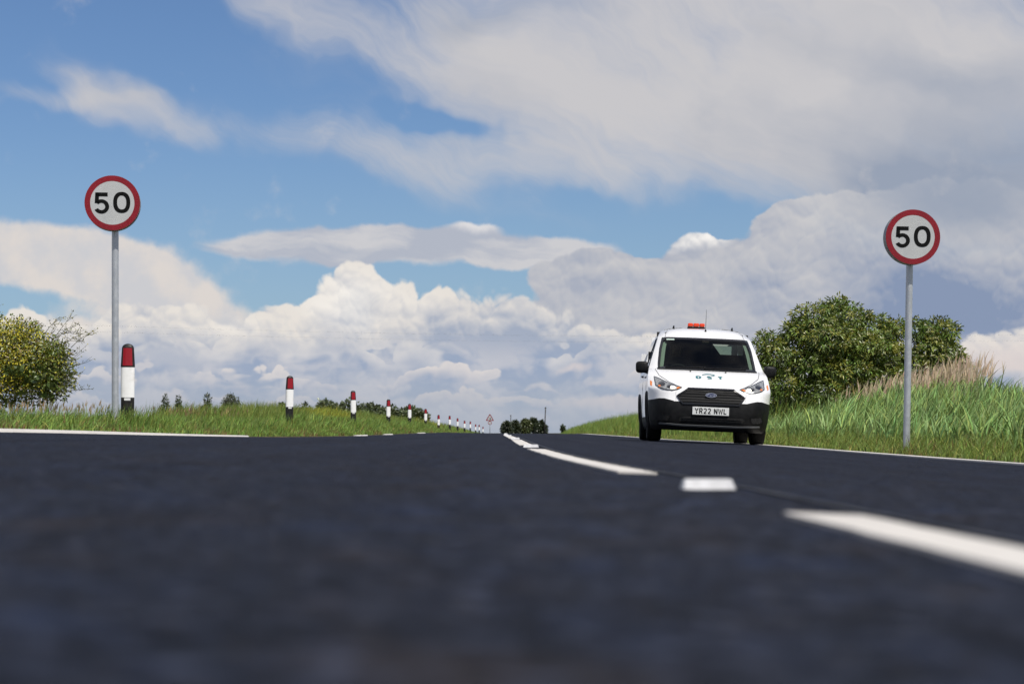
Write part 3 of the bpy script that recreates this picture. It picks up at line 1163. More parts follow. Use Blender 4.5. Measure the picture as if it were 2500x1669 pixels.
# ---- left: longer meadow grass behind the posts
parts = []
for n, q0, q1, z0, z1, hA, hB, w in ((7000, -8.5, -5.2, 20, 50, .08, .17, .010), (28000, -8.6, -5.3, 46, 125, .30, .64, .019), (9000, -8.5, -5.2, 120, 240, .5, .85, .04)):
    q, b = scatter(n, q0, q1, z0, z1, 1.2)
    hh = rng.uniform(hA, hB, n) * (.55 + .45 * sstep(-5.2, -6.4, q)) * (1 + .2 * lump(b[:, 0], b[:, 1] * .5))
    t = tints(n, (.155, .22, .05), .22, YEL, .25)
    yl = lump(b[:, 0] * .3, b[:, 1] * .12, 1, 5) > .35
    t[yl] = t[yl] * np.array((1.5, 1.25, .8))
    parts.append(blades(b, hh, np.full(n, w) * rng.uniform(.7, 1.4, n), rng.normal(.1, 1.0, n), rng.uniform(.1, .6, n), t, 3, .4))
V, T, C = join(parts)
o = mesh_np('meadow_grass', V, T, M_GRASS, None, C)
tag(o, 'longer yellow-green meadow grass behind the row of marker posts', 'grass', kind='stuff')


def seed_heads(b, hh, tint, head=.16, width=.014, dirn=0.2, stalk=.0035):
    n = len(b)
    lean_d = rng.normal(dirn, .8, n)
    ln = rng.uniform(.05, .35, n)
    out = [blades(b, hh, np.full(n, stalk), lean_d, ln, tint * .8, 2, 0)]
    ld = np.stack([np.cos(lean_d), np.sin(lean_d), np.zeros(n)], 1)
    top = b + ld * (hh * ln)[:, None] * .72
    top[:, 2] += hh * .84
    for _ in range(4):
        out.append(blades(top + rng.normal(0, .006, (n, 3)), np.full(n, head) * rng.uniform(.7, 1.2, n), np.full(n, width) * rng.uniform(.7, 1.3, n),
                          lean_d + rng.normal(0, .5, n), ln * 1.2 + .1, tint * rng.uniform(.85, 1.15, (n, 1)), 3, 0))
    return out


# ---- left: dry seed heads standing above the grass
parts = []
for n, q0, q1, z0, z1, hA, hB in ((420, -8.5, -5.3, 21, 34, .20, .36), (420, -8.5, -5.6, 33, 52, .24, .42)):
    q, b = scatter(n, q0, q1, z0, z1)
    keep = lump(b[:, 0] * .8, b[:, 1] * .5, 1, 2) > .0
    b = b[keep]
    parts += seed_heads(b, rng.uniform(hA, hB, len(b)), tints(len(b), DRY, .2, (.17, .17, .06), .3), .09, .012)
V, T, C = join(parts)
o = mesh_np('seed_heads', V, T, M_DRY, None, C)
tag(o, 'pale brown dry seed heads above the left verge grass', 'grass', kind='stuff')

# ---- right verge: short bright grass by the edge line
parts = []
for n, q0, q1, z0, z1, zp, h0, h1, w in ((48000, QR - .03, 6.0, 12.5, 50, 1.3, .09, .28, .0085), (22000, QR - .03, 6.0, 48, 180, 1.2, .12, .30, .018)):
    q, b = scatter(n, q0, q1, z0, z1, zp)
    edge = sstep(QR, 4.6, q)
    k = lump(b[:, 0] * 2, b[:, 1] * 1.2, 1, 4)
    hh = (h0 + (h1 - h0) * rng.uniform(0, 1, n) ** 1.5) * (.4 + .7 * edge) * (1 + .25 * k)
    t = tints(n, (.15, .215, .046), .22, YEL, .2)
    brown = (rng.uniform(0, 1, n) < .05 + .25 * (1 - edge) * (lump(b[:, 0] * .2, b[:, 1] * .6, 1, 3) > .4))
    t[brown] = np.array((.21, .13, .06)) * rng.uniform(.6, 1.2, (brown.sum(), 1))
    parts.append(blades(b, hh, np.full(n, w) * rng.uniform(.7, 1.4, n), rng.normal(.3, 1.4, n), rng.uniform(.15, .95, n), t, 3, .55))
V, T, C = join(parts)
o = mesh_np('verge_grass', V, T, M_GRASS, None, C)
tag(o, 'short bright green grass along the right edge of the road', 'grass', kind='stuff')

# ---- right: tall rank grass farther along, behind the van
parts = []
for n, z0, z1, hA, hB, w in ((36000, 40, 120, .55, .98, .018), (12000, 115, 230, .55, .95, .045)):
    q, b = scatter(n, 4.45, 9.0, z0, z1, 1.15)
    hh = rng.uniform(hA, hB, n) * (.45 + .55 * sstep(4.4, 5.4, q)) * (1 + .16 * lump(b[:, 0], b[:, 1] * .5))
    t = tints(n, (.15, .235, .05), .22, YEL, .2)
    parts.append(blades(b, hh, np.full(n, w) * rng.uniform(.7, 1.4, n), rng.normal(.1, 1.0, n), rng.uniform(.1, .6, n), t, 3, .4))
V, T, C = join(parts)
o = mesh_np('rank_grass', V, T, M_GRASS, None, C)
tag(o, 'tall rank grass on the right bank behind the van', 'grass', kind='stuff')

# ---- right: bed of reeds, each stalk with long arching leaves
n = 13000
q, b = scatter(n, 4.6, 10.5, 14.5, 37, 1.1)
keep = (q > 4.68 + .22 * lump(b[:, 0] * .1, b[:, 1] * 1.3)) & (rng.uniform(0, 1, n) < .62 + .8 * lump(b[:, 0] * 1.6, b[:, 1] * 1.5, 1, 8))
q, b = q[keep], b[keep]
n = len(b)
front = sstep(4.8, 5.6, q)
hs = rng.uniform(.84, 1.10, n) * (.43 + .40 * np.exp(-((b[:, 0] - 6.7) / 1.7) ** 2 - ((b[:, 1] - 31.0) / 4.0) ** 2)) * (.66 + .34 * front) * (.78 + .22 * sstep(18, 27, b[:, 1])) * (1 + .10 * lump(b[:, 0] * .9, b[:, 1] * .7, 1, 6))
tone = (1 + .25 * lump(b[:, 0] * 1.1, b[:, 1] * .9, 1, 9))[:, None]
parts = [blades(b, hs, np.full(n, .006), rng.normal(.2, .7, n), rng.uniform(.05, .25, n), tints(n, (.18, .25, .10), .15) * tone, 2)]
for j in range(6):
    f = .30 + .66 * (j + rng.uniform(-.4, .4, n)) / 6
    p = b.copy()
    p[:, 2] += hs * np.clip(f, .05, .95)
    L = rng.uniform(.24, .46, n)
    t = tints(n, (.20, .31, .105), .30, (.28, .35, .10), .2) * tone
    parts.append(blades(p, L * rng.uniform(.5, .95, n), np.full(n, .0175) * rng.uniform(.7, 1.3, n), rng.normal(.15, 1.2, n), rng.uniform(.25, .95, n), t, 4, .40, .3))
V, T, C = join(parts)
o = mesh_np('reed_bed', V, T, M_REED, None, C)
tag(o, 'dense bed of tall blue-green reeds on the right bank behind the sign post', 'reeds', kind='stuff')

# ---- right: pinkish feathery heads behind the reeds
parts = []
n = 1500
q, b = scatter(n, 6.2, 10.5, 26, 38)
px = 1237 + FPX * b[:, 0] / b[:, 1]
keep = ((px > 1990) & (px < 2390)) | (rng.uniform(0, 1, n) < .006)
b = b[keep]; px = px[keep]
hh = (.78 + .28 * sstep(1990, 2330, px)) * rng.uniform(.86, 1.16, len(b))
parts += seed_heads(b, hh, tints(len(b), (.60, .46, .35), .14), .22, .014, .1, .004)
V, T, C = join(parts)
o = mesh_np('feathery_seed_heads', V, T, M_DRY, None, C)
tag(o, 'pinkish feathery seed heads between the reeds and the leafy bush', 'grass', kind='stuff')


# ------------------------------------------------------------------ woody plants
def leaf_faces(P, D, L, W, tint, fold=.25, droop=.2, face=None):
    """pointed two-winged leaves: P base points, D directions (unit), L length, W width"""
    N = len(P)
    r = rng.normal(0, 1, (N, 3))
    S = np.cross(D, r); S /= np.linalg.norm(S, axis=1)[:, None] + 1e-9
    if face is not None:                       # blades turn their upper side to the light
        S = np.cross(D, face); S /= np.linalg.norm(S, axis=1)[:, None] + 1e-9
    U = np.cross(S, D)
    mid = P + D * (L * .45)[:, None]
    l = mid - S * (W / 2)[:, None] + U * (W * fold)[:, None]
    rr = mid + S * (W / 2)[:, None] + U * (W * fold)[:, None]
    tip = P + D * L[:, None] - np.array([0, 0, 1])[None] * (L * droop)[:, None]
    V = np.stack([P, l, tip, rr], 1).reshape(-1, 3)
    T = (np.arange(N)[:, None, None] * 4 + np.array([(0, 2, 1), (0, 3, 2)])[None]).reshape(-1, 3)
    return V, T, np.repeat(tint, 4, axis=0)


def unit(a):
    return a / (np.linalg.norm(a, axis=1)[:, None] + 1e-9)


def crown_points(lobes, n, shell=4.0):
    """points through the lobes (cx, cy, cz, rx, ry, rz), more of them towards the surface"""
    vol = np.array([l[3] * l[4] * l[5] for l in lobes]) ** .75
    pick = rng.choice(len(lobes), n, p=vol / vol.sum())
    A = np.array(lobes)[pick]
    d = unit(rng.normal(0, 1, (n, 3)))
    r = rng.uniform(0, 1, n) ** (1 / shell)
    bump = 1 + .18 * lump(d[:, 0] * 4 + pick, d[:, 2] * 4 + d[:, 1] * 3, 1.3)
    P = A[:, :3] + d * A[:, 3:] * (r * bump)[:, None]
    return P, d, r


def branches(name, base, targets, r0, mat, parent, seed=1, n=7):
    rr = random.Random(seed)
    mb = MB()
    base = Vector(base)
    for t in targets:
        t = Vector(t)
        k1 = base.lerp(t, .35) + Vector((rr.uniform(-.1, .1), rr.uniform(-.1, .1), rr.uniform(0, .15))) * (t - base).length * .5
        k2 = base.lerp(t, .7) + Vector((rr.uniform(-.1, .1), rr.uniform(-.1, .1), rr.uniform(0, .1))) * (t - base).length * .5
        mb.tube([base + Vector((rr.uniform(-1, 1), rr.uniform(-1, 1), 0)) * r0, k1, k2, t], [r0, r0 * .65, r0 * .4, r0 * .15], n, False)
    return mb.build(name, mat, parent, True)


# ---- elder bush to the right of the van
def elder():
    zc = 42.0
    m = lambda px: (px - 1237) / FPX * zc
    hgt = lambda py: (1056 - py) / FPX * zc
    x0 = m(2080)
    g0 = float(ground_h(x0, zc))
    root = empty('elder_bush', (x0, zc, g0))
    s = zc / FPX
    lob = []
    # boughs: (across, up, half-width, half-height, depth offset, half-depth), in photo pixels and metres
    for px, py, rx, ry, dy, rd in ((2040, 742, 30, 20, 0, .3), (1985, 775, 60, 36, -.3, .5), (2065, 775, 66, 40, .1, .6), (2135, 800, 60, 38, .2, .5), (2190, 800, 36, 26, .4, .35),
                                   (1940, 815, 46, 30, -.3, .45), (2010, 830, 84, 46, -.5, .7), (2105, 850, 78, 48, -.3, .7), (2180, 870, 60, 44, .2, .6),
                                   (1872, 838, 40, 26, -.3, .4), (1900, 872, 62, 36, -.4, .6), (1866, 905, 44, 36, -.4, .5), (1965, 895, 66, 40, -.6, .6), (2050, 905, 74, 42, -.6, .6),
                                   (2140, 930, 70, 40, -.3, .6), (1910, 945, 60, 40, -.6, .6), (2000, 960, 66, 40, -.7, .6), (2085, 975, 66, 36, -.5, .6), (1870, 975, 46, 40, -.5, .5),
                                   (1940, 1010, 60, 34, -.6, .5), (2030, 1020, 66, 34, -.5, .5), (1865, 1030, 40, 30, -.5, .4), (2130, 1010, 60, 40, -.2, .5),
                                   (2245, 800, 34, 30, .3, .4), (2300, 810, 52, 40, .2, .5), (2275, 855, 60, 44, .1, .6), (2325, 870, 36, 36, .2, .4), (2240, 905, 60, 44, .0, .6),
                                   (2310, 925, 60, 40, .1, .5), (2360, 905, 26, 28, .2, .3), (2370, 950, 26, 30, .2, .3), (2230, 960, 70, 44, .0, .6), (2300, 985, 60, 40, .1, .5),
                                   (2060, 870, 100, 80, .6, .6)):
        lob.append((m(px) - x0, dy, hgt(py) - g0, rx * s, rd, ry * s))
    lob = [(a, b2, c, e * .93, f, h * .93) for a, b2, c, e, f, h in lob]
    P, d, r = crown_points(lob, 6600, 4.0)
    ok = P[:, 2] > .02
    P, d, r = P[ok], d[ok], r[ok]
    parts = []
    n = len(P)
    shoot = unit(d + np.array([0, 0, .55]) + rng.normal(0, .35, (n, 3)))
    light = np.clip(.5 + .5 * d[:, 2], 0, 1)
    lit_pale = (rng.uniform(0, 1, n) < .16 + .25 * light * (r > .85))  # some at random, more on the upper outside: sunlight put into the leaf tint
    tn = tints(n, (.120, .170, .034), .32)
    tn[lit_pale] = np.array((.22, .22, .04)) * rng.uniform(.7, 1.3, (lit_pale.sum(), 1))
    for j in range(9):
        az = rng.uniform(0, 2 * np.pi, n)
        rnd = unit(rng.normal(0, 1, (n, 3)))
        D = unit(shoot * rng.uniform(.2, .9, (n, 1)) + rnd * .9 + np.array([0, 0, -.12]))
        B = P + rnd * rng.uniform(.0, .07, (n, 1))
        parts.append(leaf_faces(B, D, rng.uniform(.075, .130, n), rng.uniform(.024, .040, n), tn * rng.uniform(.8, 1.25, (n, 1)), .18, .22,
                                face=d * .75 + np.array([0, 0, .6]) + rng.normal(0, .38, (n, 3))))
    V, T, C = join(parts)
    tag(mesh_np('crown', V, T, M_LEAF, root, C), kind='stuff')
    # flat creamy flower heads on the outside
    k = np.where((r > .86) & (d[:, 1] < .2) & (d[:, 2] > -.1))[0]
    k = rng.choice(k, 46, replace=False)
    F0 = P[k] + d[k] * .05
    pf = []
    for j in range(26):
        n2 = len(F0)
        off = rng.normal(0, .045, (n2, 3)) * np.array([1, 1, .25])
        pf.append(leaf_faces(F0 + off, unit(rng.normal(0, .5, (n2, 3)) + np.array([0, -.3, 1.])), np.full(n2, .028), np.full(n2, .026), tints(n2, (.46, .45, .24), .12), .1, .0))
    V, T, C = join(pf)
    tag(mesh_np('flower_heads', V, T, M_LEAF, root, C), kind='stuff')
    branches('trunk', (0, 0, -.1), [(l[0] * .8, l[1], l[2]) for l in lob], .05, M_BARK, root, 4)
    tag(root, 'big leafy green elder bush with creamy flower heads to the right of the van', 'bush')


elder()


# ---- weedy flowering bush at the left edge
def left_bush():
    zc = 26.0
    s = zc / FPX
    m = lambda px: (px - 1237) * s
    hgt = lambda py: (1056 - py) * s
    x0 = m(60)
    g0 = float(ground_h(x0, zc))
    root = empty('flowering_bush', (x0, zc, g0))
    lob = []
    for px, py, rx, ry, rd in ((20, 870, 105, 80, .6), (70, 860, 74, 66, .55), (110, 900, 66, 66, .5), (-60, 850, 110, 90, .6), (60, 930, 100, 56, .5), (125, 930, 52, 50, .4),
                               (-40, 940, 120, 60, .6), (45, 808, 52, 36, .4), (140, 868, 34, 36, .3)):
        lob.append((m(px) - x0, 0, hgt(py) - g0, rx * s * 1.1, rd, ry * s * 1.06))
    P, d, r = crown_points(lob, 22000, 2.2)
    ok = P[:, 2] > .0
    P, d, r = P[ok], d[ok], r[ok]
    n = len(P)
    xx = P[:, 0]
    D = unit(d * .6 + rng.normal(0, .7, (n, 3)) + np.array([0, 0, .25]))
    tn = tints(n, (.10, .135, .028), .3, (.19, .21, .036), .4)
    yel = (rng.uniform(0, 1, n) < .58 * (1 - sstep(-.05, .42, xx)) * (P[:, 2] > .45) + .08)  # yellow flowers, massed upper left: the sunlit side is put into the colour
    tn[yel] = np.array((.56, .49, .04)) * rng.uniform(.6, 1.3, (yel.sum(), 1))
    dry = rng.uniform(0, 1, n) < .08
    tn[dry] = np.array((.22, .15, .07)) * rng.uniform(.6, 1.2, (dry.sum(), 1))
    sz = np.where(yel, rng.uniform(.5, .9, n), 1.0)
    parts = [leaf_faces(P, D, rng.uniform(.030, .070, n) * sz, rng.uniform(.014, .034, n) * sz, tn, .2, .15, face=d * .7 + np.array([0, -.1, .6]) + rng.normal(0, .45, (n, 3)))]
    # a few big lobed leaves low down
    k = rng.choice(np.where((d[:, 1] < -.2) & (P[:, 2] < .75) & (xx > -.2))[0], 34, replace=False)
    for j in range(5):
        a = np.radians(-70 + 35 * j)
        D2 = np.tile(np.array([[math.sin(a), -.35, math.cos(a) * .9]]), (len(k), 1)) + rng.normal(0, .12, (len(k), 3))
        parts.append(leaf_faces(P[k] + np.array([0, -.1, 0]), unit(D2), rng.uniform(.08, .12, len(k)), np.full(len(k), .06), tints(len(k), (.095, .135, .04), .2), .05, .1))
    V, T, C = join(parts)
    tag(mesh_np('foliage', V, T, M_LEAF, root, C), kind='stuff')
    # thin sprays of twigs that reach out of the mass, with small buds
    mb = MB()
    rr = random.Random(8)
    buds = []
    for i in range(76):
        px = rr.uniform(-60, 175)
        t = (px + 60) / 235
        ang = rr.gauss(20 + 45 * t, 22)
        ln = rr.uniform(.12, .34)
        c = Vector((m(px) - x0, rr.uniform(-.3, .3), hgt(rr.uniform(810, 960)) - g0))
        dv = Vector((math.sin(math.radians(ang)), rr.uniform(-.25, .25), math.cos(math.radians(ang))))
        p1 = c + dv * ln * .5 + Vector((rr.uniform(-.03, .03), 0, .02))
        p2 = c + dv * ln + Vector((rr.uniform(-.05, .05), 0, rr.uniform(-.04, .06)))
        mb.tube([c, p1, p2], [.0045, .0030, .0016], 4, False)
        for _ in range(8):
            u = rr.uniform(.35, 1)
            b0 = c.lerp(p2, u)
            e = b0 + Vector((rr.uniform(-.09, .13), rr.uniform(-.05, .05), rr.uniform(.0, .12)))
            mb.tube([b0, e], [.0022, .0012], 4, False)
            buds += [e, b0.lerp(e, .6)]
    mb.build('twigs', worn(material('green_twig', (.09, .085, .035), .8), (.10, .10, .04), (.06, .05, .03), 9), root)
    B = np.array([tuple(v) for v in buds])
    n = len(B)
    V, T, C = leaf_faces(B, unit(rng.normal(0, 1, (n, 3))), rng.uniform(.015, .04, n), rng.uniform(.010, .02, n), tints(n, (.13, .14, .03), .3, (.34, .29, .03), .3), .2, 0)
    tag(mesh_np('buds', V, T, M_LEAF, root, C), kind='stuff')
    tag(root, 'ragged green bush with yellow flowers and thin twigs at the left edge', 'bush')


left_bush()


# ---- trees and bushes in the distance
def far_tree(name, label, cat, px, py_top, wpx, zc, tint, leaf, n, shape='round', group=None, seed=0):
    s = zc / FPX
    x0 = (px - 1237) * s
    g0 = float(ground_h(x0, zc))
    H = (1056 - py_top) * s - g0
    Wd = wpx * s / 2
    root = empty(name, (x0, zc, g0))
    rr = random.Random(seed)
    lob = []
    if shape == 'round':
        for _ in range(9):
            a = rr.uniform(-1, 1)
            hz = rr.uniform(.45, .82) - .18 * abs(a)
            lob.append((a * Wd * .62, rr.uniform(-.5, .5) * Wd, H * hz, Wd * rr.uniform(.34, .5), Wd * .5, H * rr.uniform(.17, .26)))
        lob.append((0, 0, H * .74, Wd * .5, Wd * .5, H * .25))
    else:                                   # pointed, several leaders
        for a, t in ((0, 1.0), (-.5, .72), (.52, .66), (-.85, .5), (.85, .45)):
            for j in range(4):
                u = j / 4
                lob.append((a * Wd * .70, 0, H * t * (.25 + .66 * u), Wd * .62 * (1.08 - u * .85), Wd * .5, H * t * .18))
    P, d, r = crown_points(lob, n, 3.0)
    P[:, 2] = np.maximum(P[:, 2], .02)
    D = unit(d + rng.normal(0, .6, (n, 3)) + np.array([0, 0, .5 if shape != 'round' else .1]))
    tn = tints(n, tint, .22)
    V, T, C = leaf_faces(P, D, leaf * rng.uniform(.7, 1.4, n), leaf * .6 * rng.uniform(.7, 1.3, n), tn, .15, .1, face=d * .8 + np.array([0, 0, .5]) + rng.normal(0, .4, (n, 3)))
    tag(mesh_np('crown', V, T, M_LEAF, root, C), kind='stuff')
    branches('trunk', (0, 0, -.2), [(l[0] * .8, l[1] * .8, l[2]) for l in lob[:7]], max(.03, H * .02), M_BARK, root, seed)
    tag(root, label, cat, group)


DG = (.055, .072, .034)
far_tree('dark_bush', 'small dark spiky bush on the horizon, nearest to the left speed sign', 'bush', 404, 953, 50, 150, DG, .18, 3000, 'spike', 'bushes on the left horizon', 1)
far_tree('dark_bush', 'second small dark bush from the left speed sign on the horizon', 'bush', 436, 957, 42, 150, DG, .18, 2800, 'spike', 'bushes on the left horizon', 2)
far_tree('dark_bush', 'pointed dark bush standing alone on the horizon beside the grey-green round one', 'bush', 507, 951, 58, 150, (.05, .066, .022), .18, 3400, 'spike', 'bushes on the left horizon', 3)
far_tree('round_bush', 'rounded grey-green bush on the horizon left of the second marker post', 'bush', 566, 960, 74, 155, (.10, .115, .08), .16, 4000, 'round', 'bushes on the left horizon', 4)
far_tree('hedge_tree', 'small dark tree on the horizon just behind the second marker post', 'tree', 690, 982, 46, 250, DG, .40, 2200, 'round', 'trees along the left horizon', 5)
far_tree('hedge_tree', 'low tree on the horizon just right of the second marker post', 'tree', 745, 984, 46, 250, DG, .40, 2200, 'round', 'trees along the left horizon', 6)
LT = [(800, 977, 70, 'leftmost of the dark trees behind the third marker post'), (850, 974, 72, 'dark tree directly behind the third marker post'),
      (905, 982, 66, 'dark tree between the third and fourth marker posts'), (955, 988, 62, 'dark tree directly behind the fourth marker post'),
      (1005, 991, 62, 'rightmost of the dark trees, behind the fifth marker post')]
for i, (px, py, w, lab) in enumerate(LT):
    far_tree('hedge_tree', lab, 'tree', px, py + 2, w * 1.45, 245 + 4 * i, (.085, .105, .05), .42, 4200, 'round', 'trees along the left horizon', 20 + i)  # lighter leaf tint: distance haze put into the colour
CT = [(1238, 1030, 26, 'leftmost small grey-green tree at the end of the road'), (1258, 1026, 28, 'second small tree from the left at the end of the road'),
      (1282, 1022, 36, 'middle olive-green tree at the end of the road'), (1303, 1020, 32, 'tallest dark tree at the end of the road'),
      (1322, 1027, 24, 'rightmost small tree at the end of the road beside the leaning pole')]
for i, (px, py, w, lab) in enumerate(CT):
    far_tree('distant_tree', lab, 'tree', px, py, w, 560 + 6 * i, [(.06, .075, .05), (.06, .075, .045), (.085, .10, .04), (.045, .06, .032), (.05, .065, .04)][i], .8, 1800, 'round',
             'trees at the end of the road', 40 + i)
far_tree('round_bush', 'tiny dark bush at the far end of the right bank', 'bush', 1375, 1036, 14, 200, DG, .2, 300, 'round', None, 61)

# ---- telegraph poles and wires
M_POLE = worn(material('creosoted_pole', (.03, .026, .022), .8), (.035, .03, .025), (.02, .018, .016), 3)
for px, py, zc, lean, lab in ((1329, 993, 520, -.05, 'dark leaning telegraph pole at the right of the distant trees'), (1247, 1012, 700, 0, 'thin upright telegraph pole above the left of the distant trees')):
    s = zc / FPX
    x0 = (px - 1237) * s
    H = (1056 - py) * s
    root = empty('telegraph_pole', (x0, zc, -1.3))
    MB().tube([(0, 0, -.3), (0, 0, H + 1.3)], [.17, .12], 8).build('shaft', M_POLE, root, True)
    MB().box(-.35, .35, -.06, .06, H + .95, H + 1.07).build('cross_arm', M_POLE, root)
    root.rotation_euler = (0, -lean * .8, 0)
    tag(root, lab, 'telegraph pole', 'telegraph poles')
M_WIRE = material('overhead_wire', (.16, .16, .17), .5, .3)
for i, (hgt_, lab) in enumerate(((10.6, 'upper thin overhead wire crossing the sky above the van roof'), (10.0, 'lower thin overhead wire crossing the sky above the van roof'))):
    pts = []
    for k in range(25):
        t = k / 24 * 2 - 1
        pts.append((t * 66, 200 + t * 12, hgt_ - 1.1 * (1 - t * t) + .6 * (1 - t) * .5))
    o = MB().tube(pts, .0035, 4, False).build('overhead_wire', M_WIRE)
    tag(o, lab, 'wire', 'overhead wires')


# ------------------------------------------------------------------ the van
def car_paint():
    m = material('white_car_paint', (.80, .80, .80), .28, 0, .5)
    bsdf(m).inputs['Coat Weight'].default_value = 1.0
    bsdf(m).inputs['Coat Roughness'].default_value = .04
    g = G(m.node_tree)
    tc = g.node('ShaderNodeTexCoord')
    n = g.noise(tc.outputs['Object'], 2.5, 5, .6)
    s = g.node('ShaderNodeSeparateXYZ')
    m.node_tree.links.new(tc.outputs['Object'], s.inputs[0])
    dirt = g.smooth(F(g, s.outputs[2]), .95, .35) * g.smooth(n, .35, .75) * .22      # road film low on the body
    g.put(bsdf(m).inputs['Base Color'], g.mix(dirt, (.80, .80, .80), (.52, .49, .44)))
    return m


def glass_material(name, tint, refl=1.0):
    m = bpy.data.materials.new(name)
    m.use_nodes = True
    t = m.node_tree
    t.nodes.remove(bsdf(m))
    tr = t.nodes.new('ShaderNodeBsdfTransparent')
    tr.inputs[0].default_value = (*tint, 1)
    gl = t.nodes.new('ShaderNodeBsdfGlossy')
    gl.inputs['Roughness'].default_value = .02
    gl.inputs[0].default_value = (refl, refl, refl, 1)
    fr = t.nodes.new('ShaderNodeFresnel')
    fr.inputs[0].default_value = 1.5
    mx = t.nodes.new('ShaderNodeMixShader')
    t.links.new(fr.outputs[0], mx.inputs[0])
    t.links.new(tr.outputs[0], mx.inputs[1])
    t.links.new(gl.outputs[0], mx.inputs[2])
    t.links.new(mx.outputs[0], t.nodes['Material Output'].inputs[0])
    return m


M_VAN = car_paint()
M_BUMP = worn(material('black_bumper_plastic', (.02, .02, .022), .5, spec=.22), (.004, .0042, .0046), (.008, .008, .0085), 12, rough=(.45, .6), bump=.1, bscale=200)
M_GLOSSB = material('gloss_black_trim', (.008, .008, .009), .22)
M_DARK = material('dark_recess', (.006, .006, .006), .8)
M_GLASS = glass_material('windscreen_glass', (.46, .55, .49), .40)
M_SGLASS = glass_material('side_glass', (.30, .36, .33))
M_LENS = glass_material('lamp_lens', (.93, .94, .95))
M_CHROME = worn(material('lamp_chrome', (.6, .6, .62), .15, 1.0), (.62, .62, .64), (.35, .35, .37), 30)
M_LAMPGREY = worn(material('lamp_housing', (.10, .105, .11), .3, .3), (.22, .225, .23), (.55, .56, .57), 34)
M_AMBER = material('amber_lens', (.75, .22, .03), .25)
M_RUBBER = worn(material('tyre_rubber', (.012, .012, .012), .85, spec=.2), (.005, .005, .005), (.010, .010, .010), 20)
M_ALLOY = material('wheel_steel', (.30, .31, .32), .38, .8)
M_TRIM = material('pale_cabin_trim', (.52, .55, .51), .75)
M_CABIN = material('dark_cabin', (.012, .012, .013), .8)
M_SEAT = worn(material('seat_fabric', (.02, .02, .022), .9), (.016, .016, .018), (.03, .03, .032), 30)
M_TEAL = material('teal_vinyl', (.004, .135, .155), .35)
M_PLATE = material('plate_white', (.66, .67, .66), .45)
M_BLUE = material('badge_blue', (.006, .012, .055), .2)
M_SILVER = material('badge_silver', (.65, .66, .68), .2, 1.0)
M_ORANGE = material('beacon_orange', (.62, .045, .008), .18)
M_STICKER = material('pale_sticker', (.50, .62, .55), .5)


def pchip(xs, ys):
    xs, ys = np.array(xs, float), np.array(ys, float)
    h = np.diff(xs); dl = np.diff(ys) / h
    d = np.zeros(len(xs))
    for i in range(1, len(xs) - 1):
        if dl[i - 1] * dl[i] > 0:
            w1, w2 = 2 * h[i] + h[i - 1], h[i] + 2 * h[i - 1]
            d[i] = (w1 + w2) / (w1 / dl[i - 1] + w2 / dl[i])
    d[0], d[-1] = dl[0], dl[-1]

    def f(x):
        x = min(max(x, xs[0]), xs[-1])
        i = min(int(np.searchsorted(xs, x, side='right')) - 1, len(xs) - 2)
        t = (x - xs[i]) / h[i]
        return float(ys[i] * (1 + 2 * t) * (1 - t) ** 2 + h[i] * d[i] * t * (1 - t) ** 2 + ys[i + 1] * t * t * (3 - 2 * t) + h[i] * d[i + 1] * t * t * (t - 1))
    return f


VY = pchip([.15, .20, .26, .32, .45, .56, .66, .76, .785, .82, .88, .95, 1.02, 1.07, 1.085, 1.12, 1.58, 1.60, 1.66, 1.71, 1.745, 1.765, 1.780],
           [.12, .05, .015, .0, -.01, .0, .03, .065, .10, .19, .36, .56, .76, .93, 1.00, 1.05, 1.70, 1.74, 1.86, 2.0, 2.14, 2.32, 2.60])
VW = pchip([.15, .20, .30, .45, .60, .75, .90, 1.00, 1.07, 1.12, 1.30, 1.50, 1.60, 1.66, 1.70, 1.735, 1.76, 1.780],
           [.78, .82, .853, .872, .882, .889, .887, .879, .863, .848, .795, .735, .703, .678, .645, .58, .48, .30])
VA = pchip([.15, .6, .78, .95, 1.08, 1.2, 1.58, 1.70, 1.78], [.06, .06, .07, .05, .09, .12, .12, .14, .18])
VB = pchip([.15, .4, .6, .8, .95, 1.05, 1.12, 1.58, 1.66, 1.78], [.30, .36, .34, .26, .16, .10, .14, .12, .22, .3])
VREAR = pchip([.15, .3, 1.5, 1.65, 1.72, 1.76, 1.78], [4.32, 4.36, 4.38, 4.35, 4.25, 4.1, 3.9])
WS = pchip([.15, 1.0, 1.085, 1.58, 1.66, 1.78], [.74, .74, .728, .648, .60, .28])


def SY(x, z):
    s = min(abs(x) / VW(z), 1.0)
    return VY(z) + VA(z) * s * s + VB(z) * max(0, (s - .62) / .38) ** 2.6


def SP(x, z, off=0.0):
    e = .004
    y = SY(x, z)
    if not off:
        return Vector((x, y, z))
    yx = (SY(x + e, z) - SY(x - e, z)) / (2 * e)
    yz = (SY(x, z + e) - SY(x, z - e)) / (2 * e)
    n = Vector((yx, -1, yz)).normalized()
    return Vector((x, y, z)) + n * off


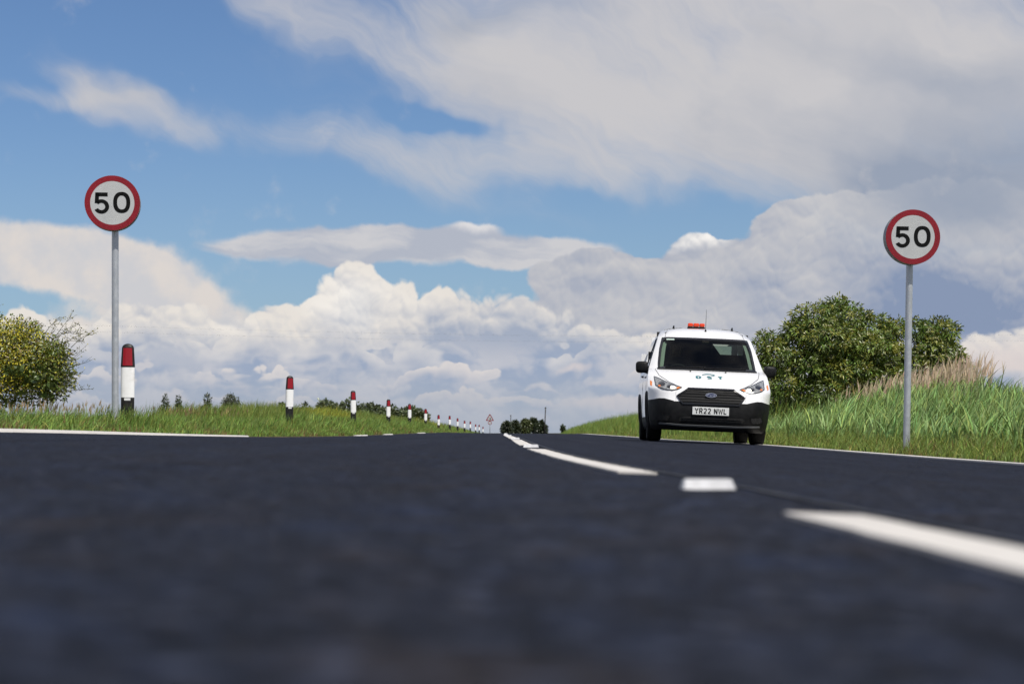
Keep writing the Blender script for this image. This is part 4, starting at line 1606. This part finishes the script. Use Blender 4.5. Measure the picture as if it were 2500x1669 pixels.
def spatch(name, poly, off, mat, parent, rings=5, fine=.03, thick=0.0, smooth=True):
    """a plate lying on the van's nose: outline given in (x, z)"""
    pts = []
    n = len(poly)
    for i in range(n):
        a, b = Vector(poly[i]), Vector(poly[(i + 1) % n])
        m = max(1, int((b - a).length / fine))
        pts += [a.lerp(b, k / m) for k in range(m)]
    c = sum(pts, Vector((0, 0))) / len(pts)
    V, Fc = [], []
    N = len(pts)
    for r in range(rings):
        t = 1 - r / rings
        V += [SP(*(c.lerp(p, t)), off) for p in pts]
    V.append(SP(c.x, c.y, off))
    for r in range(rings - 1):
        for k in range(N):
            j = (k + 1) % N
            Fc.append((r * N + k, r * N + j, (r + 1) * N + j, (r + 1) * N + k))
    b = (rings - 1) * N
    for k in range(N):
        Fc.append((b + k, b + (k + 1) % N, rings * N))
    if thick:
        q = len(V)
        V += [SP(p.x, p.y, off - thick) for p in pts]
        for k in range(N):
            j = (k + 1) % N
            Fc.append((j, k, q + k, q + j))
    o = mesh_from(name, V, Fc, mat, parent, smooth)
    if thick and smooth:
        o.data.set_sharp_from_angle(angle=math.radians(45))
    return o


def sband(name, path, w, off, mat, parent, closed=False, up=None, thick=.004):
    """raised strip along a path on the nose"""
    V, Fc = [], []
    P = [Vector(p) for p in path]
    N = len(P)
    for i, p in enumerate(P):
        a = P[(i - 1) % N] if closed or i else P[i]
        b = P[(i + 1) % N] if closed or i < N - 1 else P[i]
        t = (b - a).normalized()
        nn = Vector((-t.y, t.x)) * w / 2
        for q in (p - nn, p + nn):
            V.append(SP(q.x, q.y, off))
        for q in (p - nn, p + nn):
            V.append(SP(q.x, q.y, off - thick))
    for i in range(N if closed else N - 1):
        a, b = i * 4, ((i + 1) % N) * 4
        Fc += [(a, b, b + 1, a + 1), (a + 2, b + 2, b, a), (a + 1, b + 1, b + 3, a + 3)]
    return mesh_from(name, V, Fc, mat, parent)


def dense(path, step=.03, closed=False):
    out = []
    n = len(path)
    for i in range(n if closed else n - 1):
        a, b = Vector(path[i]), Vector(path[(i + 1) % n])
        m = max(1, int((b - a).length / step))
        out += [tuple(a.lerp(b, k / m)) for k in range(m)]
    if not closed:
        out.append(path[-1])
    return out


VZ0 = 28.6
VX0 = (1731.5 - 1237) / FPX * VZ0
YAW = math.radians(-1.6)
AX = Vector((math.sin(-YAW), math.cos(YAW)))              # the van's lengthwise axis seen from above


def van():
    # stand it on its wheels: plane through the front contacts
    def world(x, y):
        return VX0 + x * math.cos(YAW) - y * math.sin(YAW), VZ0 + x * math.sin(YAW) + y * math.cos(YAW)
    hh = {}
    for nm, x, y in (('fl', -.78, .92), ('fr', .78, .92), ('rl', -.78, 3.58), ('rr', .78, 3.58)):
        wx, wz = world(x, y)
        hh[nm] = float(road_h(wx - float(bend(wz)), wz)) if wx < QR else float(ground_h(wx, wz))
    roll = math.atan2((hh['fl'] + hh['rl'] - hh['fr'] - hh['rr']) / 2, 1.56) + math.radians(.35)
    pitch = math.atan2((hh['rl'] + hh['rr'] - hh['fl'] - hh['fr']) / 2, 2.66)
    hm = (hh['fl'] + hh['fr']) / 2 - .92 * math.tan(pitch)
    root = empty('panel_van', (VX0, VZ0, hm + .004))
    root.rotation_mode = 'ZXY'
    root.rotation_euler = (pitch, roll, YAW)

    # ---------------- body shell: stacked plan outlines
    zrows = [.17, .20, .24, .28, .32, .36, .40, .44, .48, .52, .555, .59, .62, .65, .68, .71, .74, .76, .775, .79, .81, .84, .87, .90, .93, .96, .99, 1.02, 1.045, 1.07, 1.085,
             1.12, 1.17, 1.22, 1.27, 1.32, 1.37, 1.42, 1.47, 1.52, 1.56, 1.58, 1.61, 1.64, 1.67, 1.695, 1.715, 1.73, 1.745, 1.757, 1.767, 1.775, 1.780]
    NS = 32
    NP, NC = 6, 20

    def row(z):
        W, ws, yr = VW(z), WS(z), VREAR(z)
        yf = SY(W, z)
        t1 = yf + .11
        st = [yf + .05, t1] + [t1 + (2.45 - t1) * k / 14 for k in range(1, 15)] + [2.55 + (yr - .12 - 2.55) * k / 14 for k in range(15)] + [yr]
        pts = [(-W * (.985 if y > yr - .01 else 1), y) for y in reversed(st)]
        xs = [-W + (W - ws) * k / NP for k in range(NP)] + [-ws + 2 * ws * k / NC for k in range(NC)] + [ws + (W - ws) * k / NP for k in range(NP + 1)]
        warp = math.exp(-((z - .59) / .07) ** 2)
        front = []
        for x in xs:
            zz = z + .035 * warp * math.exp(-((abs(x) - .70) / .13) ** 2) - .01 * warp * math.exp(-((abs(x) - .50) / .08) ** 2)
            front.append((x, SY(x, zz), zz))
        out = [(x, y, z) for x, y in pts] + front + [(-x, y, z) for x, y in reversed(pts)]
        return out

    R = [row(z) for z in zrows]
    n = len(R[0])
    nst = (n - (2 * NP + NC + 1)) // 2
    V = [p for r in R for p in r]
    body, bump, sill = [], [], []
    for i in range(len(zrows) - 1):
        zc = (zrows[i] + zrows[i + 1]) / 2
        for k in range(n - 1):
            q = (i * n + k, i * n + k + 1, (i + 1) * n + k + 1, (i + 1) * n + k)
            cy = sum(V[j][1] for j in q) / 4
            side = k < nst or k >= n - 1 - nst
            kk = k if k < nst else n - 2 - k                   # distance from the rear along a side
            fs = nst - 1 - kk                                  # 0 at the front corner
            if side:
                arch = any((cy - ay) ** 2 + (zc - .33) ** 2 < .385 ** 2 for ay in (.92, 3.58))
                if arch:
                    continue
                if 2 <= fs < 16 and 1.12 <= zc <= 1.56:
                    continue                                   # door window opening
                if zc < .59 and cy < .60:
                    bump.append(q)
                elif zc < .34:
                    sill.append(q)
                else:
                    body.append(q)
            else:
                cx = sum(V[j][0] for j in q) / 4
                if 1.085 < zc < 1.58 and abs(cx) < WS(zc):
                    continue                                   # windscreen opening
                (bump if zc < .59 else body).append(q)
    # roof cap
    top = (len(zrows) - 1) * n
    body.append(tuple(top + k for k in range(n)))

    def sub(name, faces, mat, auto=38):
        used = sorted({i for f in faces for i in f})
        mp = {u: i for i, u in enumerate(used)}
        o = mesh_from(name, [V[u] for u in used], [tuple(mp[i] for i in f) for f in faces], mat, root, True)
        o.data.set_sharp_from_angle(angle=math.radians(auto))
        return o

    shell = sub('body_shell', body, M_VAN)
    bumper = sub('front_bumper', bump, M_BUMP)
    sub('sill', [f for f in sill if V[f[0]][0] < 0], M_BUMP)
    sub('sill', [f for f in sill if V[f[0]][0] > 0], M_BUMP)
    # rear wall with a window opening in its upper right
    zr = 4.33
    b = MB()
    b.box(-.86, .86, zr - .03, zr, .3, 1.42).box(-.70, .02, zr - .03, zr, 1.42, 1.70).box(.02, .70, zr - .03, zr, 1.60, 1.72).box(.62, .72, zr - .03, zr, 1.42, 1.60)
    b.build('rear_doors', M_VAN, root)
    mesh_from('rear_window', [(.02, zr - .015, 1.42), (.62, zr - .015, 1.42), (.62, zr - .015, 1.60), (.02, zr - .015, 1.60)], [(0, 1, 2, 3)], M_GLASS, root)
    MB().box(-.70, .70, .35, 4.25, .19, .30).build('underbody', M_DARK, root)

    # ---------------- bonnet shut lines, roof ditches
    for s in (-1, 1):
        sband('bonnet_gap', dense([(s * .43, .785), (s * .60, .872), (s * .725, .965), (s * .765, 1.05), (s * .77, 1.075)]), .007, .0015, M_DARK, shell, thick=.003)
        sband('roof_gutter', dense([(s * .60, 1.60), (s * .585, 1.66), (s * .56, 1.70), (s * .52, 1.74)]), .010, .002, M_LAMPGREY, shell, thick=.003)
        sband('bumper_gap', dense([(s * .50, .605), (s * .505, .70), (s * .50, .735)]), .005, .0012, M_LAMPGREY, shell, thick=.003)
    sband('cowl', dense([(-.74, 1.078), (-.4, 1.076), (.4, 1.076), (.74, 1.078)]), .022, .006, M_BUMP, shell)

    # ---------------- windscreen
    nzz, nxx = 12, 16
    GV, GF = [], []
    for j in range(nzz + 1):
        z = 1.080 + .505 * j / nzz
        for i in range(nxx + 1):
            u = -1 + 2 * i / nxx
            GV.append(SP(u * (WS(z) + .004), z, .003))
    for j in range(nzz):
        for i in range(nxx):
            a = j * (nxx + 1) + i
            GF.append((a, a + 1, a + nxx + 2, a + nxx + 1))
    screen = mesh_from('windscreen', GV, GF, M_GLASS, root, True)
    edge = dense([(-WS(1.095) + .012, 1.095), (WS(1.095) - .012, 1.095), (WS(1.2) - .008, 1.2), (WS(1.4) - .008, 1.4), (WS(1.55) - .014, 1.55), (WS(1.56) - .05, 1.570),
                  (-WS(1.56) + .05, 1.570), (-WS(1.55) + .014, 1.55), (-WS(1.4) + .008, 1.4), (-WS(1.2) + .008, 1.2)], .05, True)
    sband('black_border', edge, .034, .0055, M_GLOSSB, screen, closed=True, thick=.006)
    for s in (-1, 1):       # corners of the border are filled in
        spatch('black_border', [(s * (WS(1.57) - .075), 1.568), (s * (WS(1.57) - .012), 1.568), (s * (WS(1.5) - .012), 1.505)][::s], .0065, M_GLOSSB, screen, 3)
    spatch('sticker', [(-.585, 1.538), (-.47, 1.538), (-.47, 1.556), (-.585, 1.556)], .0075, M_STICKER, screen, 3)
    for x0, x1 in ((-.62, -.02), (-.05, .58)):
        sband('wiper', dense([(x0, 1.092), (x0 + .25, 1.098), (x1, 1.106)]), .010, .022, M_BUMP, screen, thick=.010)
    MB().box(-.05, .05, 1.60, 1.63, 1.50, 1.545).build('mirror_pod', M_DARK, screen)
    for s in (-1, 1):       # washer jets
        p = SP(s * .26, 1.045, .004)
        MB().box(p.x - .011, p.x + .011, p.y - .012, p.y + .012, p.z - .004, p.z + .010).build('washer_jet', M_BUMP, shell)

    # ---------------- cabin
    cab = empty('cabin')
    cab.parent = root
    MB().box(-.80, .80, 1.12, 1.62, .60, 1.045).box(-.72, .72, 1.05, 1.30, .9, 1.06).build('dashboard', M_CABIN, cab, bevel=.03)
    b = MB().box(-.82, .82, 2.52, 2.55, .40, 1.385).box(-.70, .17, 2.52, 2.55, 1.385, 1.70).box(.66, .72, 2.52, 2.55, 1.385, 1.55).box(.17, .72, 2.52, 2.55, 1.545, 1.70)
    b.add([(.17, 2.515, 1.55), (.17, 2.515, 1.385), (.30, 2.515, 1.385)], [(0, 1, 2)])
    b.build('bulkhead', M_CABIN, cab)
    MB().box(-.80, .80, 1.1, 2.5, .38, .42).build('cabin_floor', M_CABIN, cab)
    MB().box(-.60, .60, 2.05, 4.0, 1.665, 1.675).build('headlining', M_CABIN, cab)
    for s in (-1, 1):
        q = []
        for z in (1.10, 1.22, 1.34, 1.46, 1.55):
            q.append((SP(s * (WS(z) - .012), z, -.02), SP(s * (WS(z) - .062), z, -.05)))
        VV = [p for a in q for p in a]
        mesh_from('pillar_trim', VV, [(2 * i, 2 * i + 1, 2 * i + 3, 2 * i + 2)[::s] for i in range(4)], M_TRIM, cab, True)
        MB().box(s * .40 - .24, s * .40 + .24, 2.0, 2.42, .62, .78).build('seat_cushion', M_SEAT, cab, bevel=.05)
        o = MB().box(s * .40 - .235, s * .40 + .235, 2.30, 2.46, .75, 1.22).box(s * .40 - .11, s * .40 + .11, 2.32, 2.42, 1.24, 1.36 if s > 0 else 1.44).build('seat_back', M_SEAT, cab, bevel=.05)
    ring = [(-.40 + .185 * math.cos(t), 1.72 - .06 * math.sin(t), 1.00 + .17 * math.sin(t)) for t in [2 * math.pi * k / 28 for k in range(29)]]
    MB().tube(ring, .014, 8, False).tube([(-.40, 1.62, .97), (-.40, 1.72, 1.0)], .04, 8).tube([(-.57, 1.72, 1.0), (-.23, 1.72, 1.0)], .014, 6).build('steering_wheel', M_CABIN, cab, True)

    # ---------------- lamps
    HL = [(-.800, .945), (-.735, .918), (-.655, .875), (-.57, .835), (-.415, .785), (-.47, .757), (-.56, .738), (-.65, .748), (-.745, .775), (-.785, .805)]
    for s in (-1, 1):
        poly = [(-s * x, z) for x, z in HL]
        if s > 0:
            poly = [(abs(x), z) for x, z in HL]
        else:
            poly = [(-abs(x), z) for x, z in HL]
        if s < 0:
            poly = poly[::-1]
        lamp = spatch('headlight', poly, .003, M_LAMPGREY, root, 5, .03)
        for (lx, lz, lr, mm) in ((.70, .835, .050, M_CHROME), (.60, .797, .036, M_CHROME), (.735, .800, .018, M_AMBER)):
            spatch('reflector', [(s * lx + lr * math.cos(t) * s, lz + lr * .78 * math.sin(t)) for t in [2 * math.pi * k / 14 for k in range(14)]][::s], .006, mm, lamp, 3)
        spatch('daylight_lamp', [(s * .50, .772), (s * .56, .760), (s * .585, .778), (s * .57, .798), (s * .52, .790)][::s], .0075, M_DRL, lamp, 3)
        spatch('indicator', [(s * .435, .782), (s * .48, .762), (s * .50, .768), (s * .47, .790)][::-s], .0075, M_AMBER, lamp, 3)
        sband('lamp_bezel', dense(poly, .03, True), .010, .006, M_GLOSSB, lamp, True)
        spatch('lens', poly, .013, M_LENS, lamp, 4)
        spatch('side_marker', [(s * .838, .795), (s * .862, .815), (s * .858, .885), (s * .832, .865)][::s], .004, M_AMBER, root, 3)

    # ---------------- grille
    GR = [(-.485, .662), (-.325, .768), (.325, .768), (.485, .662), (.405, .556), (-.405, .556)]
    gr = spatch('grille', GR[::-1], .003, M_DARK, root, 5, .03)
    sband('grille_surround', dense(GR, .03, True), .022, .016, M_GLOSSB, gr, True, thick=.016)
    for z in (.590, .628, .667, .706, .742):
        hw = (.405 + (.485 - .405) * (z - .556) / .106) if z < .662 else (.485 - .16 * (z - .662) / .106)
        sband('slat', dense([(-hw + .02, z), (hw - .02, z)]), .013, .012, M_BUMP, gr, thick=.012)
    bd = spatch('badge', ell(0, .680, .080, .033, 32), .030, M_SILVER, gr, 3, .05, thick=.02)
    spatch('badge_field', ell(0, .680, .071, .026, 32), .0315, M_BLUE, bd, 3, .05)
    mb = MB()
    for q in stroke([(-.055, .672), (-.045, .694), (-.020, .692)], .006) + stroke([(-.058, .684), (-.030, .684)], .004) + stroke(arc(-.008, .677, .011, .008, 0, 360, 10), .005) \
            + stroke([(.012, .668), (.014, .684), (.026, .683)], .005) + stroke(arc(.040, .676, .010, .008, 0, 360, 10), .005) + stroke([(.051, .668), (.053, .698)], .005):
        mb.add([SP(a, c, .0325) for a, c in q], [(0, 1, 2, 3)])
    mb.build('badge_script', M_SILVER, bd)

    # ---------------- bumper details
    spatch('lower_intake', [(-.44, .345), (-.36, .372), (.44, .372), (.50, .345), (.46, .300), (-.44, .300)][::-1], .003, M_DARK, bumper, 4)
    for z in (.318, .345):
        sband('intake_slat', dense([(-.42, z), (.45, z)]), .008, .010, M_GLOSSB, bumper, thick=.008)
    for s in (-1, 1):
        po = [(s * .575, .385), (s * .745, .405), (s * .765, .345), (s * .72, .300), (s * .60, .300)]
        fr_ = spatch('fog_recess', po[::-s], .003, M_DARK, bumper, 3)
        sband('recess_rim', dense(po, .03, True), .010, .006, M_BUMP, fr_, True)
    sband('lip', dense([(-.72, .262), (-.4, .246), (.4, .246), (.72, .262)]), .020, .012, M_LIP, bumper, thick=.02)
    pl = MB().box(-.262, .262, SY(0, .46) - .022, SY(0, .46) + .02, .402, .516).build('number_plate', M_PLATE, root, bevel=.004)
    xx, h = 0.0, .076
    tot = sum(.42 if ch == ' ' else GLYPH[ch][0] + .20 for ch in 'YR22 NWL') - .20
    for ch in 'YR22 NWL':
        if ch == ' ':
            xx += .42
            continue
        cw, st_ = GLYPH[ch]
        mb = MB()
        for k, s_ in enumerate(st_):
            for q in stroke(s_, .185):
                mb.add([((a + xx - tot / 2) * h, SY(0, .46) - .0235 - .0002 * k, (c - .5) * h + .459) for a, c in q], [(0, 1, 2, 3)])
        mb.build('plate_character', M_SIGN_BLACK, pl)
        xx += cw + .20
    for s in (-1, 1):
        MB().tube([(s * .20, SY(0, .46) - .0245, .459), (s * .20, SY(0, .46) - .0235, .459)], .006, 8).build('screw', M_PLATE, pl)

    # ---------------- lettering and emblem on the bonnet
    def on_bonnet(quads, ox, oz, name):
        mb = MB()
        for q in quads:
            q = [(a + ox, c + oz) for a, c in q]
            for i in range(3):
                for j in range(2):
                    f = lambda u, v: (Vector(q[0]).lerp(Vector(q[1]), u)).lerp(Vector(q[3]).lerp(Vector(q[2]), u), v)
                    mb.add([SP(*f(u, v), .0025) for u, v in ((i / 3, j / 2), ((i + 1) / 3, j / 2), ((i + 1) / 3, (j + 1) / 2), (i / 3, (j + 1) / 2))], [(0, 1, 2, 3)])
        return mb.build(name, M_TEAL, shell)
    x = -.155
    for ch in 'DST':
        cw, st_ = GLYPH[ch]
        qs = []
        for s_ in st_:
            pts = [((a - cw / 2) * .105, (c - .5) * .040) for a, c in s_]
            for k in range(len(pts) - 1):
                a, c = Vector(pts[k]), Vector(pts[k + 1])
                d = (c - a)
                nx_, nz_ = (-d.y * 2.6, d.x / 2.6)
                L = math.hypot(d.x, d.y * 2.6) or 1
                wv = Vector((nx_ * .5, nz_ * .5)).normalized()
                wv = Vector((-d.y * 2.6, d.x)) / L
                wv = Vector((wv.x * .0140, wv.y * .0060))
                qs.append([tuple(a - wv), tuple(c - wv), tuple(c + wv), tuple(a + wv)])
        on_bonnet(qs, x, .957, 'bonnet_letter')
        x += .160
    # swoosh above the letters: two crescents
    qs = []
    for k in range(14):
        t0, t1 = math.radians(165 - 150 * k / 14), math.radians(165 - 150 * (k + 1) / 14)
        th = lambda t: .006 + .012 * max(0, math.sin(t)) ** 2
        P_ = lambda t, r: (r * 1.0 * math.cos(t) * .095, r * math.sin(t) * .028)
        qs.append([P_(t0, 1 - th(t0) * 22), P_(t1, 1 - th(t1) * 22), P_(t1, 1.1), P_(t0, 1.1)])
    on_bonnet(qs, .0, .986, 'bonnet_emblem')
    qs = []
    for k in range(10):
        t0, t1 = math.radians(20 - 95 * k / 10), math.radians(20 - 95 * (k + 1) / 10)
        qs.append([(.5 * .08 * math.cos(t0) + .03, .5 * .02 * math.sin(t0)), (.5 * .08 * math.cos(t1) + .03, .5 * .02 * math.sin(t1)),
                   (.08 * math.cos(t1) + .01, .021 * math.sin(t1)), (.08 * math.cos(t0) + .01, .021 * math.sin(t0))])
    on_bonnet(qs, .0, .996, 'bonnet_emblem')

    # ---------------- door mirrors
    for s in (-1, 1):
        V2, F2 = [], []
        nu, nv = 18, 12
        for j in range(nv + 1):
            ph = -math.pi / 2 + math.pi * j / nv
            for i in range(nu):
                th = 2 * math.pi * i / nu
                sp = lambda v, p: math.copysign(abs(v) ** p, v)
                V2.append((sp(math.cos(ph), .5) * sp(math.cos(th), .5) * .094, sp(math.cos(ph), .5) * sp(math.sin(th), .6) * .07, sp(math.sin(ph), .55) * .088))
        for j in range(nv):
            for i in range(nu):
                F2.append((j * nu + i, j * nu + (i + 1) % nu, (j + 1) * nu + (i + 1) % nu, (j + 1) * nu + i))
        mir = mesh_from('door_mirror', V2, F2, M_BUMP, root, True)
        mir.location = (s * .958, 1.33, 1.10)
        mir.rotation_euler = (0, s * .05, s * .12)
        MB().tube([(-s * .03, .0, -.05), (-s * .14, .03, -.085)], [.034, .040], 8).build('mirror_arm', M_BUMP, mir, True)
        # side glass, its frame and the door lines
        gv, gf = [], []
        zs = [1.105, 1.2, 1.3, 1.4, 1.5, 1.575]
        for z in zs:
            yf = SY(VW(z), z) + .10
            gv += [(s * (VW(z) + .002), yf, z), (s * (VW(z) + .002), 2.46, z)]
        for i in range(len(zs) - 1):
            gf.append((2 * i, 2 * i + 1, 2 * i + 3, 2 * i + 2)[::s])
        sg = mesh_from('side_window', gv, gf, M_SGLASS, root, True)
        mb = MB()
        loop = [(s * (VW(z) + .003), SY(VW(z), z) + .105, z) for z in zs] + [(s * (VW(z) + .003), 2.455, z) for z in reversed(zs)]
        mb.tube(loop + [loop[0]], .009, 6, False).build('window_seal', M_GLOSSB, sg)
        mb = MB()
        for y in (1.25, 2.50):
            zl = [.36, .6, .8, 1.0, 1.09] if y < 2 else [.36, .6, .8, 1.0, 1.2, 1.4, 1.6]
            mb.tube([(s * (VW(z) + .0005), y, z) for z in zl], .003, 4, False)
        mb.build('door_gap', M_DARK, root)
        MB().tube([(s * (VW(.98) + .025), 2.22, .98), (s * (VW(.98) + .030), 2.32, .985), (s * (VW(.98) + .022), 2.42, .98)], .014, 8).build('door_handle', M_BUMP, root, True)
        # arch lips
        for ay in (.92, 3.58):
            pts = [(s * (VW(min(max(.33 + .395 * math.sin(t), .16), 1)) + .004), ay - .395 * math.cos(t), .33 + .395 * math.sin(t)) for t in [math.radians(-22 + 224 * k / 20) for k in range(21)]]
            MB().tube(pts, .014, 6, False).build('wheel_arch', M_BUMP, root, True)
        MB().box(min(s * .60, s * .64), max(s * .60, s * .64), .50, 1.35, .30, .78).build('wheel_well', M_DARK, root)

    # ---------------- wheels
    for s in (-1, 1):
        for ay in (.92, 3.58):
            w = empty('wheel')
            w.parent = root
            w.location = (s * .762, ay, .322)
            prof_ = [(-.085, .215), (-.102, .25), (-.104, .29), (-.092, .315), (-.06, .322), (0, .323), (.06, .322), (.092, .315), (.104, .29), (.102, .25), (.085, .215)]
            Vv, Ff = [], []
            nn = 36
            for a, r in prof_:
                Vv += [(a, r * math.cos(2 * math.pi * k / nn), r * math.sin(2 * math.pi * k / nn)) for k in range(nn)]
            for i in range(len(prof_) - 1):
                for k in range(nn):
                    Ff.append((i * nn + k, i * nn + (k + 1) % nn, (i + 1) * nn + (k + 1) % nn, (i + 1) * nn + k))
            mesh_from('tyre', Vv, Ff, M_RUBBER, w, True)
            rim = MB().tube([(s * .03, 0, 0), (s * .07, 0, 0)], [.205, .215], 28)
            rim.build('rim', M_ALLOY, w)
            MB().tube([(s * .07, 0, 0), (s * .09, 0, 0)], [.06, .05], 14).build('hub_cap', M_ALLOY, w)
            mb = MB().tube([(-s * .05, 0, 0), (s * .02, 0, 0)], [.2, .2], 20)
            mb.build('brake_drum', M_DARK, w)

    # ---------------- roof fittings
    lb = MB().box(-.225, .045, 2.50, 2.66, 1.775, 1.800).build('beacon_base', M_BUMP, root, bevel=.006)
    for x0, x1 in ((-.222, -.142), (-.136, -.046), (-.040, .040)):
        MB().box(x0, x1, 2.505, 2.655, 1.801, 1.858).build('beacon_lens', M_ORANGE, lb, bevel=.016)
    MB().box(-.16, -.02, 2.54, 2.62, 1.755, 1.776).build('beacon_foot', M_BUMP, lb)
    MB().tube([(.02, 1.99, 1.690), (.02, 2.0, 1.735)], [.022, .010], 10).tube([(.02, 2.0, 1.73), (.022, 2.02, 2.045)], [.0045, .0025], 6).build('aerial', M_BUMP, root, True)
    for x in (-.44, .47):
        MB().prism([(-.03, 0), (.03, 0), (.012, .03), (.008, .075), (-.008, .075)], -.02, .02).build('roof_fitting', M_BUMP, root).location = (x, 2.55, 1.735)
    tag(root, 'white panel van with orange roof beacon facing the camera on the right lane', 'van')
    return root


M_LIP = material('grey_bumper_lip', (.10, .105, .11), .4)
M_DRL = material('daylight_running_lamp', (.9, .85, .75), .3)
bsdf(M_DRL).inputs['Emission Color'].default_value = (1.0, .88, .70, 1)
bsdf(M_DRL).inputs['Emission Strength'].default_value = 3.0
VAN = van()


# ---- the driver, barely seen through the glass
def driver():
    me = bpy.data.meshes.new('person')
    J = {'pel': (-.40, 2.20, .86), 'wai': (-.40, 2.23, 1.02), 'che': (-.40, 2.24, 1.18), 'nec': (-.40, 2.21, 1.31), 'chin': (-.40, 2.17, 1.38), 'hed': (-.40, 2.165, 1.455),
         'top': (-.40, 2.18, 1.525), 'sl': (-.58, 2.23, 1.235), 'el': (-.645, 2.05, 1.03), 'wl': (-.565, 1.82, 1.02), 'hl': (-.545, 1.745, 1.055),
         'sr': (-.22, 2.23, 1.235), 'er': (-.155, 2.05, 1.03), 'wr': (-.235, 1.82, 1.02), 'hr': (-.255, 1.745, 1.055),
         'kl': (-.50, 1.78, .88), 'fl': (-.50, 1.62, .55), 'kr': (-.30, 1.78, .88), 'fr': (-.30, 1.62, .55)}
    names = list(J)
    E = [('pel', 'wai'), ('wai', 'che'), ('che', 'nec'), ('nec', 'chin'), ('chin', 'hed'), ('hed', 'top'), ('che', 'sl'), ('sl', 'el'), ('el', 'wl'), ('wl', 'hl'),
         ('che', 'sr'), ('sr', 'er'), ('er', 'wr'), ('wr', 'hr'), ('pel', 'kl'), ('kl', 'fl'), ('pel', 'kr'), ('kr', 'fr')]
    rad = dict(pel=.15, wai=.135, che=.15, nec=.058, chin=.068, hed=.088, top=.060, sl=.075, el=.052, wl=.034, hl=.036, sr=.075, er=.052, wr=.034, hr=.036, kl=.075, fl=.05, kr=.075, fr=.05)
    me.from_pydata([J[k] for k in names], [(names.index(a), names.index(b)) for a, b in E], [])
    o = link_mesh('person', me, None, None)
    sk = o.modifiers.new('skin', 'SKIN')
    sk.use_smooth_shade = True
    for i, k in enumerate(names):
        d = me.skin_vertices[0].data[i]
        d.radius = (rad[k], rad[k] * (.75 if k in ('che', 'wai', 'pel') else 1))
        d.use_root = k == 'pel'
    su = o.modifiers.new('sub', 'SUBSURF')
    su.levels = su.render_levels = 2
    m = material('driver_clothes_and_skin', (.02, .02, .025), .8)
    g = G(m.node_tree)
    tc = g.node('ShaderNodeTexCoord')
    s = g.node('ShaderNodeSeparateXYZ')
    m.node_tree.links.new(tc.outputs['Object'], s.inputs[0])
    z = F(g, s.outputs[2]); y = F(g, s.outputs[1])
    skin = g.smooth(z, 1.305, 1.315).max(g.smooth(y, 1.83, 1.81) * g.smooth(z, .95, .97))
    g.put(bsdf(m).inputs['Base Color'], g.mix(skin, (.03, .035, .05), (.42, .26, .19)))
    me.materials.append(m)
    # features and hair
    M_HAIR = material('driver_hair', (.03, .02, .015), .8)
    M_EYE = material('driver_eyes', (.02, .02, .02), .3)
    Vh, Fh = [], []
    nu, nv = 16, 8
    for j in range(nv + 1):
        ph = math.radians(8 + 82 * j / nv)
        for i in range(nu):
            th = 2 * math.pi * i / nu
            Vh.append((-.40 + .097 * math.cos(ph) * math.cos(th), 2.185 + .105 * math.cos(ph) * math.sin(th), 1.475 + .085 * math.sin(ph)))
    for j in range(nv):
        for i in range(nu):
            Fh.append((j * nu + i, j * nu + (i + 1) % nu, (j + 1) * nu + (i + 1) % nu, (j + 1) * nu + i))
    mesh_from('hair', Vh, Fh, M_HAIR, o, True)
    for s_ in (-1, 1):
        MB().tube([(-.40 + s_ * .034, 2.082, 1.452), (-.40 + s_ * .034, 2.078, 1.452)], .011, 8).build('eye', M_EYE, o)
        MB().tube([(-.40 + s_ * .088, 2.165, 1.43), (-.40 + s_ * .094, 2.17, 1.465)], [.014, .018], 6).build('ear', m, o, True)
    MB().tube([(-.40, 2.082, 1.46), (-.40, 2.064, 1.425)], [.009, .015], 8).build('nose', m, o, True)
    MB().tube([(-.425, 2.088, 1.395), (-.40, 2.082, 1.393), (-.375, 2.088, 1.395)], .006, 6).build('mouth', material('driver_lips', (.30, .13, .11), .6), o, True)
    o.matrix_world = VAN_M
    tag(o, 'person in dark clothes driving the van, dimly visible behind the windscreen', 'person')


bpy.context.view_layer.update()
VAN_M = VAN.matrix_world.copy()
driver()
